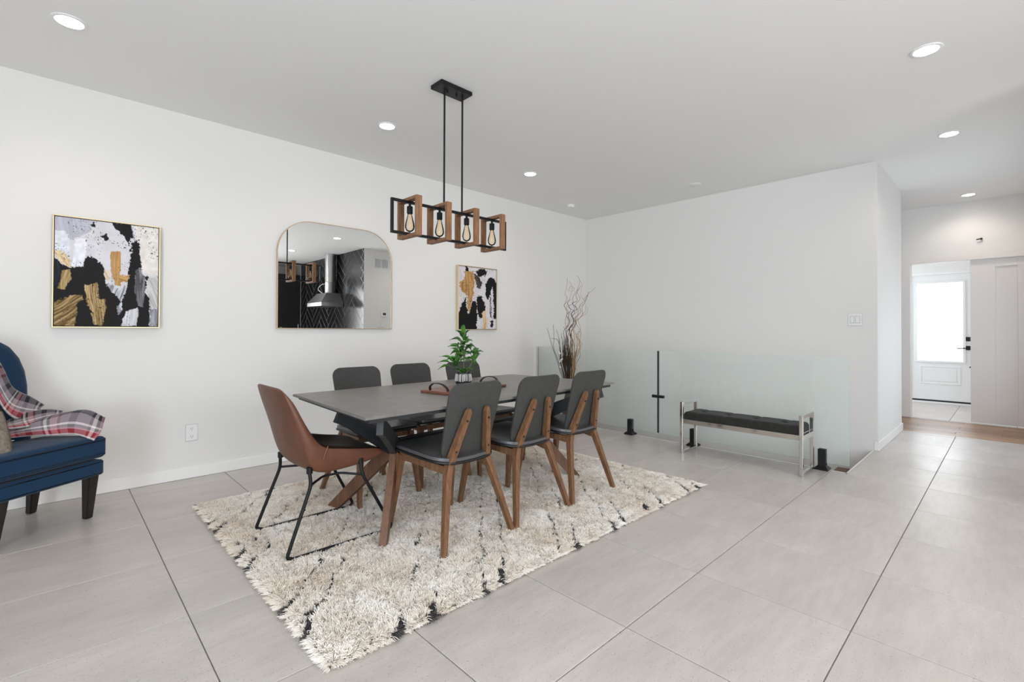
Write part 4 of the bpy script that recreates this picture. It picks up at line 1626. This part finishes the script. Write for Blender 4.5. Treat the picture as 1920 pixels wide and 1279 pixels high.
# ------------------------------------------------------------------ recessed lights and small fittings
LIGHTS = [(.049, 3.53, 'recessed ceiling light at far left, above the armchair painting'),
          (1.955, 3.525, 'recessed ceiling light left of the pendant rods, above the mirror'),
          (3.65, 3.54, 'recessed ceiling light right of the pendant rods, near the back corner'),
          (3.715, .345, 'recessed ceiling light at upper right, largest on that side'),
          (5.43, .36, 'recessed ceiling light by the hall, second of the right-hand row'),
          (8.0, .36, 'farthest recessed ceiling light, over the sliding door'),
          (3.61, -1.65, 'recessed kitchen ceiling light seen only in the mirror'),
          (1.9, .345, 'recessed ceiling light overhead, out of the picture'),
          (.1, .345, 'recessed ceiling light above the camera, out of the picture')]
for x, y, lab in LIGHTS:
    r = empty('recessed_light', lab, 'ceiling light', (x, y, CZ), 0, 'round recessed ceiling lights')
    obj('trim_ring', lathe(bmesh.new(), [(.076, 0), (.076, -.004), (.072, -.006), (.060, -.006), (.058, -.003), (.058, 0)], 32), M_PLATE, r, 'auto')
    obj('lens', lathe(bmesh.new(), [(.0002, -.0035), (.058, -.0035)], 32), M_LENS, r)
    l = bpy.data.lights.new('lamp', 'SPOT')
    l.energy, l.color = LAMP_POWER, LAMP_COL
    l.spot_size, l.spot_blend, l.shadow_soft_size = math.radians(150), .7, .05
    lo_ = bpy.data.objects.new('lamp', l)
    link(lo_, r)
    lo_.location = (0, 0, -.02)

sd = empty('smoke_detector', 'small round white smoke detector on the ceiling near the back corner', 'smoke detector', (4.95, 4.05, CZ))
obj('base', lathe(bmesh.new(), [(.058, 0), (.058, -.010), (.052, -.012)], 28), M_PLATE, sd, 'auto')
obj('dome', lathe(bmesh.new(), [(.050, -.010), (.050, -.022), (.044, -.032), (.02, -.036), (.0002, -.036)], 28), M_PLATE, sd, 'auto')
o = obj('ceiling_cap', lathe(bmesh.new(), [(.07, 0), (.07, -.004), (.064, -.008), (.0002, -.010)], 28), M_PLATE, None, 'auto', (5.25, 2.49, CZ))
tag(o, 'flat round white cap on the ceiling left of the hall corner', 'ceiling cap')


M_PLATE_SHADE = mat('plate_shade', (.30, .30, .29), .6)  # grey that paints in the thin shadow lines around plates and rockers


def plate(name, label, cat, loc, rz, w_, h_, kind):
    r = empty(name, label, cat, loc, rz)
    obj('cover_plate', B(-w_ / 2, w_ / 2, -.0065, -.0015, -h_ / 2, h_ / 2, .0015), M_PLATE, r)
    obj('shade_outline', B(-w_ / 2 - .001, w_ / 2 + .001, -.003, -.0002, -h_ / 2 - .002, h_ / 2 + .001), M_PLATE_SHADE, r)
    if kind == 'outlet':
        for z in (.030, -.030):
            obj('socket', prism(bmesh.new(), rrect(-.017, .017, z - .014, z + .014, (.009,) * 4, 4), .003, 'y', -.0088), M_PLATE, r)
            bm = bmesh.new()
            for x in (-.0065, .0065):
                box(bm, x - .0012, x + .0012, -.0094, -.0086, z - .001, z + .008)
            box(bm, -.0022, .0022, -.0094, -.0086, z - .010, z - .006)
            obj('slots', bm, M_HOLE, r)
    else:
        for x in (-.0225, .0225) if w_ > .1 else (0,):
            obj('rocker_shade', B(x - .0185, x + .0185, -.0066, -.005, -.0355, .0355), M_PLATE_SHADE, r)
            obj('rocker', B(x - .0162, x + .0162, -.010, -.005, -.033, .033, .002), M_PLATE, r)
    return r


plate('wall_outlet', 'white duplex power outlet low on the long left wall', 'outlet', (.788, WY, .352), 0, .078, .125, 'outlet')
plate('light_switch', 'white double rocker light switch on the back wall by the hall corner', 'light switch', (XB, 1.086, 1.278), -math.pi / 2, .115, .122, 'switch')
o = empty('wall_hook', 'tiny dark bracket screwed above the sliding door opening', 'hook', (XF, .263, 2.33))
obj('screw', tube(bmesh.new(), [(0, 0, 0), (-.03, 0, 0)], .012, 8), M_HOLE, o)
obj('tip', tube(bmesh.new(), [(-.028, .0, 0), (-.032, .045, -.006)], .007, 8), M_HOLE, o)

# ------------------------------------------------------------------ kitchen end of the room, seen in the mirror
# herringbone tiles on the kitchen wall: parts of that wall
kw = bpy.data.objects['wall_kitchen']


def clip(poly, x0, x1, y0, y1):
    for ax, lim, sg in ((0, x0, 1), (0, x1, -1), (1, y0, 1), (1, y1, -1)):
        res = []
        for i in range(len(poly)):
            a, b_ = poly[i - 1], poly[i]
            fa, fb = sg * (a[ax] - lim) >= 0, sg * (b_[ax] - lim) >= 0
            if fa != fb:
                t_ = (lim - a[ax]) / (b_[ax] - a[ax])
                res.append((a[0] + t_ * (b_[0] - a[0]), a[1] + t_ * (b_[1] - a[1])))
            if fb:
                res.append(b_)
        poly = res
        if not poly:
            return []
    return poly


TL, TW = .60, .15
ca_, sa_ = math.cos(math.radians(45)), math.sin(math.radians(45))
KY0, KY1, KZ0, KZ1 = -3.70, -.282, 1.02, CZ - .003
rt = random.Random(9)
for i in range(-60, 60):
    for j in range(-14, 14):
        ox, oy = i * TW + j * TL, i * TW - j * TL
        for (a0, b0, a1, b1) in ((ox, oy, ox + TL, oy + TW), (ox, oy + TW, ox + TW, oy + TW + TL)):
            g = .0052
            q = [(a0 + g, b0 + g), (a1 - g, b0 + g), (a1 - g, b1 - g), (a0 + g, b1 - g)]
            q = [(-2.0 + x * ca_ - y * sa_, 1.9 + x * sa_ + y * ca_) for x, y in q]
            q = clip(q, KY0, KY1, KZ0, KZ1)
            if len(q) < 3:
                continue
            ar = .5 * abs(sum(q[k - 1][0] * q[k][1] - q[k][0] * q[k - 1][1] for k in range(len(q))))
            if ar < .0008:
                continue
            bm = prism(bmesh.new(), q, .0028, 'x', 4.5472)
            cx_, cz_ = sum(p[0] for p in q) / len(q), sum(p[1] for p in q) / len(q)
            t1, t2 = rt.uniform(-.006, .006), rt.uniform(-.006, .006)
            for v in bm.verts:                       # hand-set: each tile tips a little
                if v.co.x < 4.548:
                    v.co.x += t1 * (v.co.y - cx_) + t2 * (v.co.z - cz_)
            obj('tile', bm, M_KBLACK, kw)
cb = empty('tall_cabinet', 'black tall kitchen cabinet at the far kitchen end, reflected in the mirror', 'cabinet', (3.8, -4.1, 0))
at_root(obj('body', B(3.0, 4.54, -4.48, -3.76, .10, 2.55), M_CABINET, cb), cb)
at_root(obj('plinth', B(3.02, 4.52, -4.48, -3.82, .0005, .10), M_HOLE, cb), cb)
for k in range(3):
    x0 = 3.0 + .5133 * k
    d = obj('door', B(x0 + .002, x0 + .511, -3.758, -3.738, .105, 2.545, .001), M_CABINET, cb)
    at_root(d, cb)
    obj('handle', B(x0 + .46, x0 + .472, -3.737, -3.715, 1.0, 1.3, .001), M_STEEL, d)
hd_ = empty('range_hood', 'stainless range hood with round duct on black herringbone tile, seen in mirror', 'range hood', (4.30, -1.6, 1.66))
bm = B(4.06, 4.537, -1.985, -1.21, 1.665, 1.745, .002)
at_root(obj('lip', bm, M_STEEL, hd_), hd_)
bm = bmesh.new()
vs2 = [[bm.verts.new(p) for p in r] for r in (((4.06, -1.985, 1.745), (4.537, -1.985, 1.745), (4.537, -1.21, 1.745), (4.06, -1.21, 1.745)), ((4.22, -1.86, 1.955), (4.537, -1.86, 1.955), (4.537, -1.335, 1.955), (4.22, -1.335, 1.955)))]
for k in range(4):
    bm.faces.new((vs2[0][k], vs2[0][(k + 1) % 4], vs2[1][(k + 1) % 4], vs2[1][k]))
bm.faces.new(vs2[1])
bm.faces.new(vs2[0][::-1])
at_root(obj('canopy', bm, M_STEEL, hd_), hd_)
M_DUCT = mat('duct_foil', (.55, .55, .55), .3, metal=1, bump=(14, 1.0))
at_root(obj('duct', lathe(bmesh.new(), [(.105, 1.955), (.112, 1.965), (.112, 2.2), (.115, 2.205), (.112, 2.21), (.112, CZ - .004), (.12, CZ - .003)], 28, (4.415, -1.60)), M_DUCT, hd_, 'auto'), hd_)
wc = [(4.30, -1.72, 1.96), (4.25, -1.86, 2.06), (4.30, -1.80, 2.16), (4.36, -1.72, 2.18)]
at_root(obj('cable', tube(bmesh.new(), smooth_path(wc, 5), .006, 6), M_PLATE, hd_), hd_)
vt_ = empty('air_vent', 'white return air grille on the white kitchen side wall, seen in mirror', 'vent', (4.93, -.28, 2.545))
fr = obj('grille_frame', B(-.175, .175, .0005, .012, -.105, .105, .002), M_PLATE, vt_)
for sx0, sx1 in ((-.15, -.012), (.012, .15)):
    for k in range(9):
        z = -.08 + .02 * k
        obj('slat', B(sx0, sx1, .0122, .020, z - .006, z + .006), mat('grille_grey', (.55, .55, .56), .5) if k == 0 and sx0 < 0 else bpy.data.materials['grille_grey'], vt_)
tm = empty('thermostat', 'small white wall thermostat with dark screen, reflected in the mirror', 'thermostat', (5.0, -.28, 1.487))
obj('body', B(-.062, .062, .0005, .022, -.05, .05, .006, 2), M_PLATE, tm)
obj('screen', B(-.036, .036, .0215, .0235, -.018, .03), mat('lcd', (.05, .07, .065), .25), tm)
plate('switch_plate', 'white wide switch plate below the thermostat, reflected in the mirror', 'light switch', (4.93, -.28, 1.26), math.pi, .155, .085, 'x')
